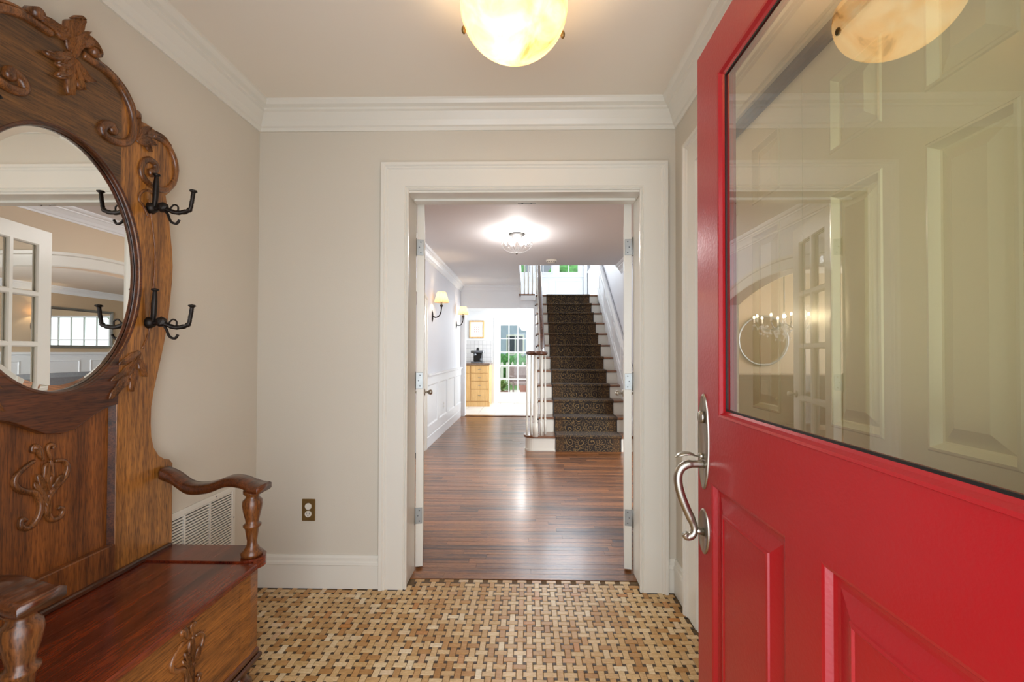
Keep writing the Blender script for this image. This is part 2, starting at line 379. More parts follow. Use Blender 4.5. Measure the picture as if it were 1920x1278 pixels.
# ------------------------------------------------------------------ mesh helpers
class MB:
    def __init__(self): self.v = []; self.f = []; self.sm = []
    def add(self, vs, fs, smooth=False):
        o = len(self.v); self.v += [tuple(p) for p in vs]
        for f in fs: self.f.append(tuple(i + o for i in f)); self.sm.append(smooth)
        return self
    def box(self, x0, x1, y0, y1, z0, z1):
        if x0 > x1: x0, x1 = x1, x0
        if y0 > y1: y0, y1 = y1, y0
        if z0 > z1: z0, z1 = z1, z0
        vs = [(x, y, z) for z in (z0, z1) for y in (y0, y1) for x in (x0, x1)]
        return self.add(vs, [(0, 2, 3, 1), (4, 5, 7, 6), (0, 1, 5, 4), (2, 6, 7, 3), (0, 4, 6, 2), (1, 3, 7, 5)])
    def bbox(self, x0, x1, y0, y1, z0, z1, c=0.003):
        """box with chamfered edges"""
        if x0 > x1: x0, x1 = x1, x0
        if y0 > y1: y0, y1 = y1, y0
        if z0 > z1: z0, z1 = z1, z0
        bm = bmesh.new()
        r = bmesh.ops.create_cube(bm, size=1.0)
        for v in bm.verts:
            v.co = Vector(((x0 + x1) / 2 + v.co.x * (x1 - x0), (y0 + y1) / 2 + v.co.y * (y1 - y0), (z0 + z1) / 2 + v.co.z * (z1 - z0)))
        bmesh.ops.bevel(bm, geom=bm.edges[:], offset=c, segments=1, affect='EDGES', clamp_overlap=True)
        bm.verts.index_update()
        self.add([v.co.copy() for v in bm.verts], [[q.index for q in f.verts] for f in bm.faces])
        bm.free(); return self
    def prism(self, poly, a0, a1, plane='YZ'):
        """poly in a plane, extruded along the third axis"""
        def mk(p, a):
            if plane == 'YZ': return (a, p[0], p[1])
            if plane == 'XZ': return (p[0], a, p[1])
            return (p[0], p[1], a)
        n = len(poly)
        vs = [mk(p, a0) for p in poly] + [mk(p, a1) for p in poly]
        fs = [tuple(range(n))[::-1], tuple(range(n, 2 * n))] + [(i, (i + 1) % n, n + (i + 1) % n, n + i) for i in range(n)]
        return self.add(vs, fs)
    def tube(self, pts, rad, n=10, flat=1.0, up=None, cap=True, smooth=True):
        pts = [Vector(p) for p in pts]
        rs = rad if isinstance(rad, (list, tuple)) else [rad] * len(pts)
        vs = []; fs = []
        prev = None
        for i, p in enumerate(pts):
            t = (pts[min(i + 1, len(pts) - 1)] - pts[max(i - 1, 0)]).normalized()
            if up is not None: s = t.cross(Vector(up))
            elif prev is None: s = t.cross(Vector((0.13, 0.31, 0.94)))
            else: s = prev - t * prev.dot(t)
            if s.length < 1e-6: s = t.orthogonal()
            s.normalize(); prev = s
            b = t.cross(s).normalized()
            for k in range(n):
                a = 2 * PI * k / n
                vs.append(p + s * math.cos(a) * rs[i] + b * math.sin(a) * rs[i] * flat)
        m = len(pts)
        for i in range(m - 1):
            for k in range(n):
                a = i * n + k; b2 = i * n + (k + 1) % n
                fs.append((a, b2, b2 + n, a + n))
        if cap:
            fs.append(tuple(range(n))[::-1]); fs.append(tuple(range((m - 1) * n, m * n)))
        return self.add(vs, fs, smooth)
    def lathe(self, prof, c, n=20, axis='Z', smooth=True, capends=True):
        """prof: list of (r, h)"""
        vs = []; fs = []
        for r, h in prof:
            for k in range(n):
                a = 2 * PI * k / n; x, y = r * math.cos(a), r * math.sin(a)
                if axis == 'Z': vs.append((c[0] + x, c[1] + y, c[2] + h))
                elif axis == 'X': vs.append((c[0] + h, c[1] + x, c[2] + y))
                else: vs.append((c[0] + x, c[1] + h, c[2] + y))
        for i in range(len(prof) - 1):
            for k in range(n):
                a = i * n + k; b = i * n + (k + 1) % n
                fs.append((a, b, b + n, a + n))
        if capends:
            fs.append(tuple(range(n))[::-1]); fs.append(tuple(range((len(prof) - 1) * n, len(prof) * n)))
        return self.add(vs, fs, smooth)
    def sweep(self, path, prof, mapper, closed=False, smooth=False):
        """mitred moulding: path in 2D (a,b), prof list of (offset to the left of travel, d); mapper(a,b,d)->xyz"""
        P = [Vector(p) for p in path]; n = len(P); vs = []; fs = []; k = len(prof)
        for i in range(n):
            if closed: a, b = P[(i - 1) % n], P[(i + 1) % n]
            else: a, b = (P[i - 1] if i > 0 else None), (P[i + 1] if i < n - 1 else None)
            d1 = (P[i] - a).normalized() if a is not None else None
            d2 = (b - P[i]).normalized() if b is not None else None
            if d1 is None: d1 = d2
            if d2 is None: d2 = d1
            n1 = Vector((-d1.y, d1.x)); n2 = Vector((-d2.y, d2.x))
            m = (n1 + n2).normalized(); m = m / max(0.2, m.dot(n1))
            for o, d in prof:
                q = P[i] + m * o; vs.append(mapper(q.x, q.y, d))
        segs = n if closed else n - 1
        for i in range(segs):
            for j in range(k - 1):
                a = i * k + j; b = ((i + 1) % n) * k + j
                fs.append((a, a + 1, b + 1, b))
        if not closed:
            fs.append(tuple(range(k))); fs.append(tuple(range((n - 1) * k, n * k))[::-1])
        return self.add(vs, fs, smooth)
    def ico(self, c, r, sub=2, squash=(1, 1, 1), noise=0.0, seed=0):
        bm = bmesh.new(); bmesh.ops.create_icosphere(bm, subdivisions=sub, radius=1.0)
        rn = random.Random(seed)
        for v in bm.verts:
            k = 1 + rn.uniform(-noise, noise)
            v.co = Vector((c[0] + v.co.x * r * squash[0] * k, c[1] + v.co.y * r * squash[1] * k, c[2] + v.co.z * r * squash[2] * k))
        bm.verts.index_update()
        self.add([v.co.copy() for v in bm.verts], [[q.index for q in f.verts] for f in bm.faces], noise == 0.0)
        bm.free(); return self
    def mesh(self, name, m, fix=True):
        me = bpy.data.meshes.new(name)
        me.from_pydata(self.v, [], self.f)
        me.polygons.foreach_set('use_smooth', self.sm)
        if fix:
            bm = bmesh.new(); bm.from_mesh(me)
            bmesh.ops.recalc_face_normals(bm, faces=bm.faces[:]); bm.to_mesh(me); bm.free()
        me.materials.append(m); me.update()
        return me
    def build(self, name, m, parent=None, kind=None, label=None, fix=True):
        o = bpy.data.objects.new(name, self.mesh(name, m, fix))
        COL.objects.link(o)
        if parent is not None: o.parent = parent
        if kind: o['kind'] = kind
        if label: o['label'] = label
        return o
def tag(o, label, cat, group=None):
    o['label'] = label; o['category'] = cat
    if group: o['group'] = group
    return o
def thing(name, label, cat, loc=(0, 0, 0), rz=0.0, group=None):
    o = bpy.data.objects.new(name, None); COL.objects.link(o)
    o.location = loc; o.rotation_euler = (0, 0, rz); o.empty_display_size = 0.05
    return tag(o, label, cat, group)
def struct(o):
    o['kind'] = 'structure'; return o
def mesh_obj(name, me, parent=None, loc=None):
    o = bpy.data.objects.new(name, me); COL.objects.link(o)
    if parent is not None: o.parent = parent
    if loc is not None: o.location = loc
    return o
def copy_tree(o, parent=None):
    c = o.copy(); COL.objects.link(c)
    if parent is not None: c.parent = parent
    for ch in list(o.children): copy_tree(ch, c)
    return c
def filled(splines, half, bevel=0.0, res=2):
    """solid plate from outlines with holes (2D curve fill) -> verts, faces in local XY, thickness in Z"""
    cu = bpy.data.curves.new('outline', 'CURVE'); cu.dimensions = '2D'; cu.fill_mode = 'BOTH'
    cu.extrude = half - bevel; cu.bevel_depth = bevel; cu.bevel_resolution = res
    for pts in splines:
        sp = cu.splines.new('POLY'); sp.points.add(len(pts) - 1)
        for p, q in zip(sp.points, pts): p.co = (q[0], q[1], 0, 1)
        sp.use_cyclic_u = True
    ob = bpy.data.objects.new('outline', cu); COL.objects.link(ob)
    dg = bpy.context.evaluated_depsgraph_get()
    me = bpy.data.meshes.new_from_object(ob.evaluated_get(dg))
    vs = [v.co.copy() for v in me.vertices]; fs = [tuple(p.vertices) for p in me.polygons]
    bpy.data.objects.remove(ob); bpy.data.curves.remove(cu); bpy.data.meshes.remove(me)
    return vs, fs
def plate(splines, d0, d1, plane='YZ', bevel=0.0):
    """plate in world: splines are (y,z) or (x,z); spans d0..d1 on the other axis"""
    vs, fs = filled(splines, abs(d1 - d0) / 2, bevel)
    c = (d0 + d1) / 2
    mb = MB()
    if plane == 'YZ': mb.add([(c + v.z, v.x, v.y) for v in vs], fs)
    else: mb.add([(v.x, c + v.z, v.y) for v in vs], fs)
    return mb
def rings(mb, rect, steps, mapper, smooth=False):
    """nested rectangles (inset, depth) closed by a face; mapper(a,b,d)"""
    a0, a1, b0, b1 = rect; vs = []; fs = []
    for ins, d in steps:
        for a, b in ((a0 + ins, b0 + ins), (a1 - ins, b0 + ins), (a1 - ins, b1 - ins), (a0 + ins, b1 - ins)):
            vs.append(mapper(a, b, d))
    for i in range(len(steps) - 1):
        for k in range(4):
            p = i * 4 + k; q = i * 4 + (k + 1) % 4
            fs.append((p, q, q + 4, p + 4))
    e = (len(steps) - 1) * 4
    fs.append((e, e + 1, e + 2, e + 3))
    mb.add(vs, fs, smooth)
def catmull(pts, n=8):
    P = [Vector(p) for p in pts]; out = []
    for i in range(len(P) - 1):
        p0, p1, p2, p3 = P[max(i - 1, 0)], P[i], P[i + 1], P[min(i + 2, len(P) - 1)]
        for k in range(n):
            t = k / n
            out.append(0.5 * ((2 * p1) + (p2 - p0) * t + (2 * p0 - 5 * p1 + 4 * p2 - p3) * t * t + (3 * p1 - p0 - 3 * p2 + p3) * t ** 3))
    out.append(P[-1]); return out

# ------------------------------------------------------------------ setting: foyer shell
XL, XR, YB, CZ = -1.42, 0.76, 2.24, 2.505      # left wall, right wall, back wall, ceiling
YF = 0.20
YJ = 2.42                                      # hall side of the back wall
OX0, OX1, OZ = -0.652, 0.605, 2.075            # rough opening to the hall
struct(MB().box(XL, XR, YF, 2.335, -0.06, -0.004).build('floor', M['grout']))
floor = bpy.data.objects['floor']
struct(MB().box(XL - 0.1, XR + 0.75, YF, YJ, CZ, CZ + 0.12).build('ceiling', M['ceil']))
struct(MB().box(XL - 0.12, XL, YF, YJ, -0.06, CZ).build('wall_left', M['wall']))
struct(plate([[(XL, -0.06), (OX0, -0.06), (OX0, OZ), (OX1, OZ), (OX1, -0.06), (XR, -0.06), (XR, CZ), (XL, CZ)]], YB, YJ, 'XZ').build('wall_back', M['wall']))
# right wall with the closet opening
CY0, CY1, CTOP = 0.59, 1.915, 2.063
struct(plate([[(YF, -0.06), (CY0, -0.06), (CY0, CTOP), (CY1, CTOP), (CY1, -0.06), (YB, -0.06), (YB, CZ), (YF, CZ)]], XR, XR + 0.1, 'YZ').build('wall_right', M['wall']))
struct(MB().box(XR + 0.62, XR + 0.7, YF, YB, -0.06, CZ).build('wall_closet', M['wall']))
struct(plate([[(XL, -0.06), (-0.80, -0.06), (-0.80, 2.17), (0.60, 2.17), (0.60, -0.06), (XR, -0.06), (XR, CZ), (XL, CZ)]], YF, 0.325, 'XZ').build('wall_front', M['wall']))

# crown moulding round the foyer: (offset from the wall, height)
crown = [(0, -0.128), (0.008, -0.128), (0.012, -0.112), (0.02, -0.106), (0.03, -0.082), (0.052, -0.050), (0.062, -0.044), (0.064, -0.034), (0.082, -0.026), (0.092, -0.010), (0.094, 0.0)]
def crown_run(name, path, z, mat, kind='structure', prof=crown):
    mb = MB().sweep(path, prof, lambda a, b, d: (a, b, z + d))
    o = mb.build(name, mat); o['kind'] = kind; return o
crown_run('trim_1', [(XR, YF), (XR, YB), (XL, YB), (XL, YF)], CZ, M['white'])
# baseboards
base = [(0, 0), (0.016, 0), (0.016, 0.118), (0.020, 0.122), (0.018, 0.134), (0.013, 0.140), (0.013, 0.156), (0.006, 0.168), (0, 0.168)]
def base_run(name, path, mat, prof=base, z=0.0):
    return struct(MB().sweep(path, prof, lambda a, b, d: (a, b, z + d)).build(name, mat))
base_run('baseboard_back', [(-0.765, YB), (XL, YB)], M['white'])
base_run('baseboard_left', [(XL, YB), (XL, YF)], M['white'])
base_run('baseboard_right', [(XR, 2.055), (XR, YB), (0.712, YB)], M['white'])

# casing of the wide opening: backband, flat, bead
cas = [(0.0, 0), (0.0, 0.012), (0.006, 0.017), (0.014, 0.012), (0.018, 0.019), (0.105, 0.019), (0.112, 0.026), (0.118, 0.026), (0.124, 0.034), (0.138, 0.034), (0.138, 0)]
def casing(name, x0, x1, top, y, sgn, mat, prof=cas, z0=0.0):
    path = [(x0, z0), (x0, top), (x1, top), (x1, z0)]
    mb = MB().sweep(path, prof, lambda a, b, d: (a, y - sgn * d, b))
    return struct(mb.build(name, mat))
casing('trim_2', OX0 + 0.027, OX1 - 0.031, OZ - 0.012, YB, 1, M['white'])
# jamb lining with a stop
jm = MB()
for x0, x1, sx in ((OX0, OX0 + 0.018, 1), (OX1 - 0.018, OX1, -1)):
    jm.box(x0, x1, YB - 0.002, YJ + 0.004, 0, OZ - 0.012)
jm.box(OX0 + 0.018, OX1 - 0.018, YB - 0.002, YJ + 0.004, OZ - 0.022, OZ)
jm.box(OX0 + 0.030, OX1 - 0.030, YB + 0.09, YB + 0.13, OZ - 0.034, OZ - 0.022)
struct(jm.build('trim_3', M['white']))
# header track plate with the two ball catches
tp = thing('door_catch_plate', 'dark steel catch strip under the head of the hall opening', 'catch', (0, YB + 0.15, OZ - 0.022))
MB().bbox(-0.06, 0.04, -0.012, 0.012, -0.004, 0.0, 0.001).build('plate', M['steel'], tp)
MB().lathe([(0.001, -0.010), (0.005, -0.008), (0.006, -0.004)], (-0.035, 0, 0), 10).build('ball', M['chrome'], tp)
MB().lathe([(0.001, -0.010), (0.005, -0.008), (0.006, -0.004)], (0.015, 0, 0), 10).build('ball', M['chrome'], tp)

# closet casing + doors on the right wall
cmb = MB().sweep([(CY0, 0), (CY0, CTOP), (CY1, CTOP), (CY1, 0)], cas, lambda a, b, d: (XR - d, a, b))
struct(cmb.build('trim_4', M['white']))
struct(MB().box(XR, XR + 0.1, CY0 - 0.001, CY1 + 0.001, CTOP - 0.018, CTOP).box(XR + 0.02, XR + 0.045, CY0, CY1, CTOP - 0.03, CTOP - 0.018).build('trim_5', M['iron']))

PANEL = [(0.0, 0.0), (0.006, -0.003), (0.012, -0.012), (0.020, -0.013), (0.024, -0.012), (0.058, -0.002), (0.060, -0.001)]
def door_leaf(parent, W, H, T, panels, mat, frame_name='frame', sides=(1, -1), lites=(), prof=PANEL):
    """local frame: x along the width, z up, y thickness. panels: (x0,x1,z0,z1) raised; lites: through openings"""
    holes = [[(x0, z0), (x1, z0), (x1, z1), (x0, z1)] for x0, x1, z0, z1 in list(panels) + list(lites)]
    vs, fs = filled([[(0, 0), (W, 0), (W, H), (0, H)]] + holes, T / 2)
    fr = MB().add([(v.x, v.z, v.y) for v in vs], fs).build(frame_name, mat, parent)
    for p in panels:
        for s in sides:
            mb = MB(); rings(mb, p, prof, lambda a, b, d, s=s: (a, s * (T / 2 + d), b))
            mb.build('panel', mat, parent)
    return fr
def six_panel(name, label, y0, group):
    t = thing(name, label, 'closet door', (XR + 0.045, y0, 0.012), PI / 2, group)
    W, H = 0.66, 2.03
    cols = [(0.11, 0.277), (0.381, 0.548)]
    rows = [(0.235, 0.865), (1.018, 1.622), (1.726, 1.925)]
    door_leaf(t, W, H, 0.035, [(a, b, c, d) for a, b in cols for c, d in rows], M['closet'], sides=(1,), prof=[(0, 0), (0.003, 0.003), (0.008, 0.004), (0.013, -0.004), (0.018, -0.012), (0.022, -0.013), (0.050, -0.001), (0.052, 0.0)])
    return t
six_panel('closet_door', 'white six-panel closet door behind the glass, leaf nearer the hall', 1.253, None)
six_panel('closet_door', 'white six-panel closet door behind the glass, leaf nearer the entrance', 0.591, None)

# ------------------------------------------------------------------ foyer floor: woven stone mosaic
Wt, Lt = 0.026, 0.052
p_ = 0.039
def tile_mesh(lx, ly, name, m, top=0.0, c=0.0015):
    mb = MB()
    x, y = lx / 2 - 0.0009, ly / 2 - 0.0009
    vs = [(-x, -y, -0.005), (x, -y, -0.005), (x, y, -0.005), (-x, y, -0.005), (-x, -y, top - c), (x, -y, top - c), (x, y, top - c), (-x, y, top - c),
          (-x + c, -y + c, top), (x - c, -y + c, top), (x - c, y - c, top), (-x + c, y - c, top)]
    mb.add(vs, [(0, 1, 5, 4), (1, 2, 6, 5), (2, 3, 7, 6), (3, 0, 4, 7), (4, 5, 9, 8), (5, 6, 10, 9), (6, 7, 11, 10), (7, 4, 8, 11), (8, 9, 10, 11)])
    return mb.mesh(name, m)
tm_h = tile_mesh(Lt, Wt, 'stone_tile', M['mosaic']); tm_v = tile_mesh(Wt, Lt, 'stone_tile', M['mosaic'])
cells = []
for i in range(-38, 22):
    for j in range(0, 60):
        x, y = -0.03 + i * p_, 2.318 - j * p_
        if y < YF + 0.03: break
        hor = (i + j) % 2 == 0
        hx, hy = (Lt / 2, Wt / 2) if hor else (Wt / 2, Lt / 2)
        if y > YB - hy - 0.0 and not (OX0 + 0.02 < x - hx and x + hx < OX1 - 0.02): continue
        if y + hy > 2.337: 
            continue
        if x - hx < XL or x + hx > XR: continue
        cells.append((y, x, hor))
# the 300 that show largest: nearest visible rows (the frame cuts the floor at y of about 1.6)
vis = [c for c in cells if c[0] > 1.58 and -0.95 < c[1] < 0.60]
vis.sort(key=lambda c: c[0] + abs(c[1] - 0.1) * 0.1)
picked = set(vis[:300])
for c in vis[:300]:
    o = mesh_obj('stone_tile', tm_h if c[2] else tm_v, floor, (c[1], c[0], random.uniform(-0.0005, 0.0005)))
st = MB()
for c in cells:
    if c in picked: continue
    hx, hy = ((Lt / 2, Wt / 2) if c[2] else (Wt / 2, Lt / 2)); hx -= 0.0009; hy -= 0.0009
    z = random.uniform(-0.0005, 0.0005); y, x = c[0], c[1]; k = 0.0015
    st.add([(x - hx, y - hy, z - k), (x + hx, y - hy, z - k), (x + hx, y + hy, z - k), (x - hx, y + hy, z - k), (x - hx + k, y - hy + k, z), (x + hx - k, y - hy + k, z), (x + hx - k, y + hy - k, z), (x - hx + k, y + hy - k, z),
            (x - hx, y - hy, z - 0.005), (x + hx, y - hy, z - 0.005), (x + hx, y + hy, z - 0.005), (x - hx, y + hy, z - 0.005)],
           [(4, 5, 6, 7), (0, 1, 5, 4), (1, 2, 6, 5), (2, 3, 7, 6), (3, 0, 4, 7), (8, 9, 1, 0), (9, 10, 2, 1), (10, 11, 3, 2), (11, 8, 0, 3)])
o = st.build('stone_tiles', M['mosaic'], floor, 'stuff', fix=False)
dt = MB()
for i in range(-38, 22):
    for j in range(0, 60):
        x, y = -0.03 + (i + 0.5) * p_, 2.318 - (j + 0.5) * p_
        if y < YF + 0.02: break
        if y > YB - 0.01 and not (OX0 + 0.03 < x < OX1 - 0.03): continue
        if x < XL + 0.01 or x > XR - 0.01: continue
        s = 0.0058; dt.box(x - s, x + s, y - s, y + s, -0.005, -0.0008)
dt.build('dot_tiles', M['dot'], floor, 'stuff', fix=False)

# ------------------------------------------------------------------ hall shell
HX0, HX1 = -1.29, 1.36
HY1 = 8.24
DX, LX = -4.9, 6.0            # far walls of dining and living rooms
struct(MB().box(HX0 - 0.14, HX1 + 0.14, 2.337, 8.27, -0.05, -0.012).build('floor_hall', M['subfloor']))
fh = bpy.data.objects['floor_hall']
plank_n = 0; rest = MB()
PW = 0.0572
row = 0; y = 2.338
rp = random.Random(3)
while y < 8.24:
    x = HX0 - rp.uniform(0, 0.8)
    if y > 5.30: xe = 0.16 if y > 5.55 else HX1
    else: xe = HX1
    while x < xe:
        L = rp.uniform(0.45, 1.5); a, b = max(x, HX0), min(x + L, xe)
        if b - a > 0.02:
            dz = rp.uniform(-0.0004, 0.0004)
            y1 = min(y + PW, 8.262)
            if plank_n < 300 and y < 8:
                bm_ = MB().box(-(b - a) / 2 + 0.0006, (b - a) / 2 - 0.0006, -(y1 - y) / 2 + 0.0007, (y1 - y) / 2 - 0.0007, -0.012, 0)
                mesh_obj('floor_plank', bm_.mesh('floor_plank', M['floorwood'], False), fh, ((a + b) / 2, (y + y1) / 2, dz)); plank_n += 1
            else:
                rest.box(a + 0.0006, b - 0.0006, y + 0.0007, y1 - 0.0007, -0.012, dz)
        x += L
    y += PW
if rest.v: rest.build('floor_planks', M['floorwood'], fh, 'stuff', fix=False)
# hall ceiling with the stairwell cut out at the right
struct(MB().box(HX0 - 0.14, HX1 + 0.14, YJ, 6.34, 2.50, 2.82).box(HX0 - 0.14, -0.14, 6.34, HY1 + 0.14, 2.50, 2.82).build('ceiling_hall', M['ceil_hall']))

AY0, AY1, AS, AP = 3.05, 5.28, 1.80, 1.99      # arch opening: near, far, spring height, peak
def arch_pts(n=20, grow=0.0):
    c = (AY0 + AY1) / 2; hw = (AY1 - AY0) / 2; sag = AP - AS
    R = (hw * hw + sag * sag) / (2 * sag); out = []
    th = math.asin(hw / R)
    for i in range(n + 1):
        a = -th + 2 * th * i / n
        out.append((c + (R + grow) * math.sin(a) , AP - R + (R + grow) * math.cos(a)))
    return out
def arched_wall(name, x0, x1, y1, mat):
    ap = arch_pts()
    poly = [(YJ, -0.05), (AY0, -0.05)] + ap + [(AY1, -0.05), (y1, -0.05), (y1, 2.5), (YJ, 2.5)]
    return struct(plate([poly], x0, x1, 'YZ').build(name, mat))
arched_wall('wall_hall_left', HX0 - 0.14, HX0, HY1 + 0.14, M['wall_hall'])
arched_wall('wall_hall_right', HX1, HX1 + 0.14, 5.50, M['wall_lamp_tint'])  # front stretch carries the lamp's warm tint in its colour
struct(MB().box(HX1, HX1 + 0.14, 5.50, 10.6, -0.05, 2.5).build('wall_stair_right', M['wall_hall']))
def arch_trim(name, x, sgn):
    path = [(AY0, 0)] + arch_pts() + [(AY1, 0)]
    if True:
        prof = [(0, 0), (0, 0.014), (0.01, 0.018), (0.095, 0.018), (0.105, 0.028), (0.13, 0.028), (0.13, 0)]
    return struct(MB().sweep(path, prof, lambda a, b, d: (x + sgn * d, a, b)).build(name, M['white']))
arch_trim('trim_6', HX0, 1); arch_trim('trim_7', HX1, -1)
arch_trim('trim_8', HX0 - 0.14, -1); arch_trim('trim_9', HX1 + 0.14, 1)
# crown in the hall
crown_run('trim_10', [(HX1, YJ), (HX1, 6.34)], 2.5, M['white_cool'], prof=[(o * 0.95, d * 0.95) for o, d in crown])
crown_run('trim_11', [(-0.14, HY1), (HX0, HY1), (HX0, YJ), (OX0 - 0.5, YJ)], 2.5, M['white_cool'], prof=[(o * 0.95, d * 0.95) for o, d in crown])
base_run('baseboard_hall_left', [(-1.29, HY1), (-1.29, 5.41)], M['white_cool'])
# back wall of the hall with the kitchen doorway
KX0, KX1, KZ = -1.205, 0.098, 2.06
struct(plate([[(HX0, -0.05), (KX0, -0.05), (KX0, KZ), (KX1, KZ), (KX1, -0.05), (HX1, -0.05), (HX1, 2.30), (-0.14, 2.30), (-0.14, 2.5), (HX0, 2.5)]], HY1, HY1 + 0.14, 'XZ').build('wall_hall_back', M['white_cool']))
casing('trim_12', KX0, KX1, KZ, HY1, 1, M['white_cool'], [(0, 0), (0, 0.014), (0.008, 0.018), (0.08, 0.018), (0.082, 0.018), (0.084, 0.018), (0.084, 0)])
struct(MB().bbox(KX0, KX1, HY1 - 0.02, HY1 + 0.15, 0.0, 0.012, 0.004).build('trim_13', M['treadwood']))

# wainscot on the left hall wall: rails and stiles standing proud, cap on top
def wainscot_left():
    y0, y1 = 5.42, HY1
    t = struct(MB().box(HX0, HX0 + 0.006, y0, y1, 0.16, 0.90).build('trim_14', M['white_cool']))
    MB().sweep([(HX0, y1), (HX0, y0)], [(0, 0.885), (0.018, 0.885), (0.022, 0.905), (0.045, 0.915), (0.045, 0.935), (0.03, 0.94), (0, 0.94)], lambda a, b, d: (a, b, d)).build('cap', M['white_cool'], t)
    MB().box(HX0 + 0.006, HX0 + 0.020, y0, y1, 0.80, 0.89).build('rail', M['white_cool'], t)
    MB().box(HX0 + 0.006, HX0 + 0.020, y0, y1, 0.16, 0.27).build('rail', M['white_cool'], t)
    n = 4; step = (y1 - y0) / n
    for i in range(n + 1):
        c = y0 + i * step
        a, b = max(y0, c - 0.05), min(y1, c + 0.05)
        MB().box(HX0 + 0.006, HX0 + 0.020, a, b, 0.27, 0.80).build('stile', M['white_cool'], t)
    for i in range(n):
        c0, c1 = y0 + i * step + 0.05, y0 + (i + 1) * step - 0.05
        mb = MB(); mb.sweep([(c0, 0.27), (c1, 0.27), (c1, 0.80), (c0, 0.80)], [(0, 0.014), (0.010, 0.010), (0.014, 0.004), (0.02, 0)], lambda a, b, d: (HX0 + 0.006 + d, a, b), closed=True)
        mb.build('panel_molding', M['white_cool'], t)
wainscot_left()
# small cover plate on the wainscot
wo = thing('outlet', 'tiny white outlet plate low on the hall wainscot', 'outlet', (HX0 + 0.006, 6.55, 0.42))
MB().bbox(0, 0.006, -0.035, 0.035, -0.055, 0.055, 0.002).build('plate', M['white_cool'], wo)
for dz in (-0.022, 0.022):
    MB().bbox(0.005, 0.009, -0.014, 0.014, dz - 0.014, dz + 0.014, 0.002).build('receptacle', M['ivory'], wo)

# ------------------------------------------------------------------ dining room (left, seen in the door glass)
struct(MB().box(DX, HX0 - 0.14, 2.3, 7.0, -0.05, 0.0).build('floor_dining', M['floorwood']))
struct(MB().box(DX - 0.1, HX0 - 0.12, 2.2, 7.1, 2.5, 2.6).build('ceiling_dining', M['ceil']))
struct(MB().box(DX, HX0 - 0.14, 7.0, 7.1, -0.05, 2.5).build('wall_dining_back', M['wall_tan']))
struct(MB().box(DX, HX0 - 0.14, 2.2, 2.3, -0.05, 2.5).build('wall_dining_front', M['wall_tan']))
struct(plate([[(2.2, -0.05), (7.1, -0.05), (7.1, 2.5), (2.2, 2.5)], [(4.5, 0.85), (6.7, 0.85), (6.7, 2.15), (4.5, 2.15)]], DX - 0.1, DX, 'YZ').build('wall_dining_left', M['wall_tan']))
def grid_window(name, origin, axis, W, H, nx, nz, parent_kind='structure', mat=None, depth=0.05, fr=0.05, mun=0.022):
    """window in the XZ (axis X) or YZ (axis Y) plane: outer frame, muntins, panes"""
    mat = mat or M['white_cool']
    def bx(mb, a0, a1, z0, z1, d0, d1):
        if axis == 'X': mb.box(origin[0] + a0, origin[0] + a1, origin[1] + d0, origin[1] + d1, origin[2] + z0, origin[2] + z1)
        else: mb.box(origin[0] + d0, origin[0] + d1, origin[1] + a0, origin[1] + a1, origin[2] + z0, origin[2] + z1)
    mb = MB()
    bx(mb, 0, fr, 0, H, 0, depth); bx(mb, W - fr, W, 0, H, 0, depth); bx(mb, fr, W - fr, 0, fr, 0, depth); bx(mb, fr, W - fr, H - fr, H, 0, depth)
    t = mb.build(name, mat); t['kind'] = parent_kind
    cw, ch = (W - 2 * fr) / nx, (H - 2 * fr) / nz
    for i in range(1, nx):
        m = MB(); bx(m, fr + i * cw - mun / 2, fr + i * cw + mun / 2, fr, H - fr, depth * 0.2, depth * 0.8); m.build('muntin', mat, t)
    for i in range(1, nz):
        m = MB(); bx(m, fr, W - fr, fr + i * ch - mun / 2, fr + i * ch + mun / 2, depth * 0.25, depth * 0.75); m.build('muntin', mat, t)
    for i in range(nx):
        for k in range(nz):
            m = MB(); e = mun / 2
            bx(m, fr + i * cw + e, fr + (i + 1) * cw - e, fr + k * ch + e, fr + (k + 1) * ch - e, depth * 0.45, depth * 0.52); m.build('pane', M['glass'], t)
    return t
grid_window('window_1', (DX - 0.08, 4.5, 0.85), 'Y', 2.2, 1.3, 6, 4)  # unseen window, put in to light the dining room
# round mirror, sideboard, chandelier
rm = thing('wall_mirror', 'round metal-framed mirror on the dining room wall, reflected in the entry door glass', 'mirror', (-2.64, 6.985, 1.42))
MB().lathe([(0.385, 0.0), (0.40, -0.01), (0.405, -0.03), (0.395, -0.04), (0.375, -0.035), (0.37, -0.01)], (0, 0, 0), 48, 'Y').build('frame', M['steel'], rm)
MB().lathe([(0.001, -0.012), (0.37, -0.012), (0.372, -0.004)], (0, 0, 0), 48, 'Y', smooth=False).build('mirror_glass', M['mirror'], rm)
sb = thing('sideboard', 'long dark wood sideboard under the round dining room mirror', 'sideboard', (-2.75, 6.70, 0))
MB().bbox(-0.95, 0.95, -0.24, 0.24, 0.86, 0.90, 0.006).build('top', M['sidewood'], sb)
MB().bbox(-0.9, 0.9, -0.22, 0.22, 0.16, 0.86, 0.004).build('body', M['sidewood'], sb)
for i in range(3):
    d = MB().bbox(-0.87 + i * 0.59, -0.31 + i * 0.59, -0.235, -0.22, 0.20, 0.82, 0.004).build('door', M['sidewood'], sb)
    MB().ico((-0.36 + i * 0.59 - 0.04, -0.25, 0.55), 0.016, 2).build('knob', M['bronze'], d)
for sx in (-0.86, 0.86):
    for sy in (-0.18, 0.18): MB().bbox(sx - 0.03, sx + 0.03, sy - 0.03, sy + 0.03, 0, 0.16, 0.004).build('leg', M['sidewood'], sb)
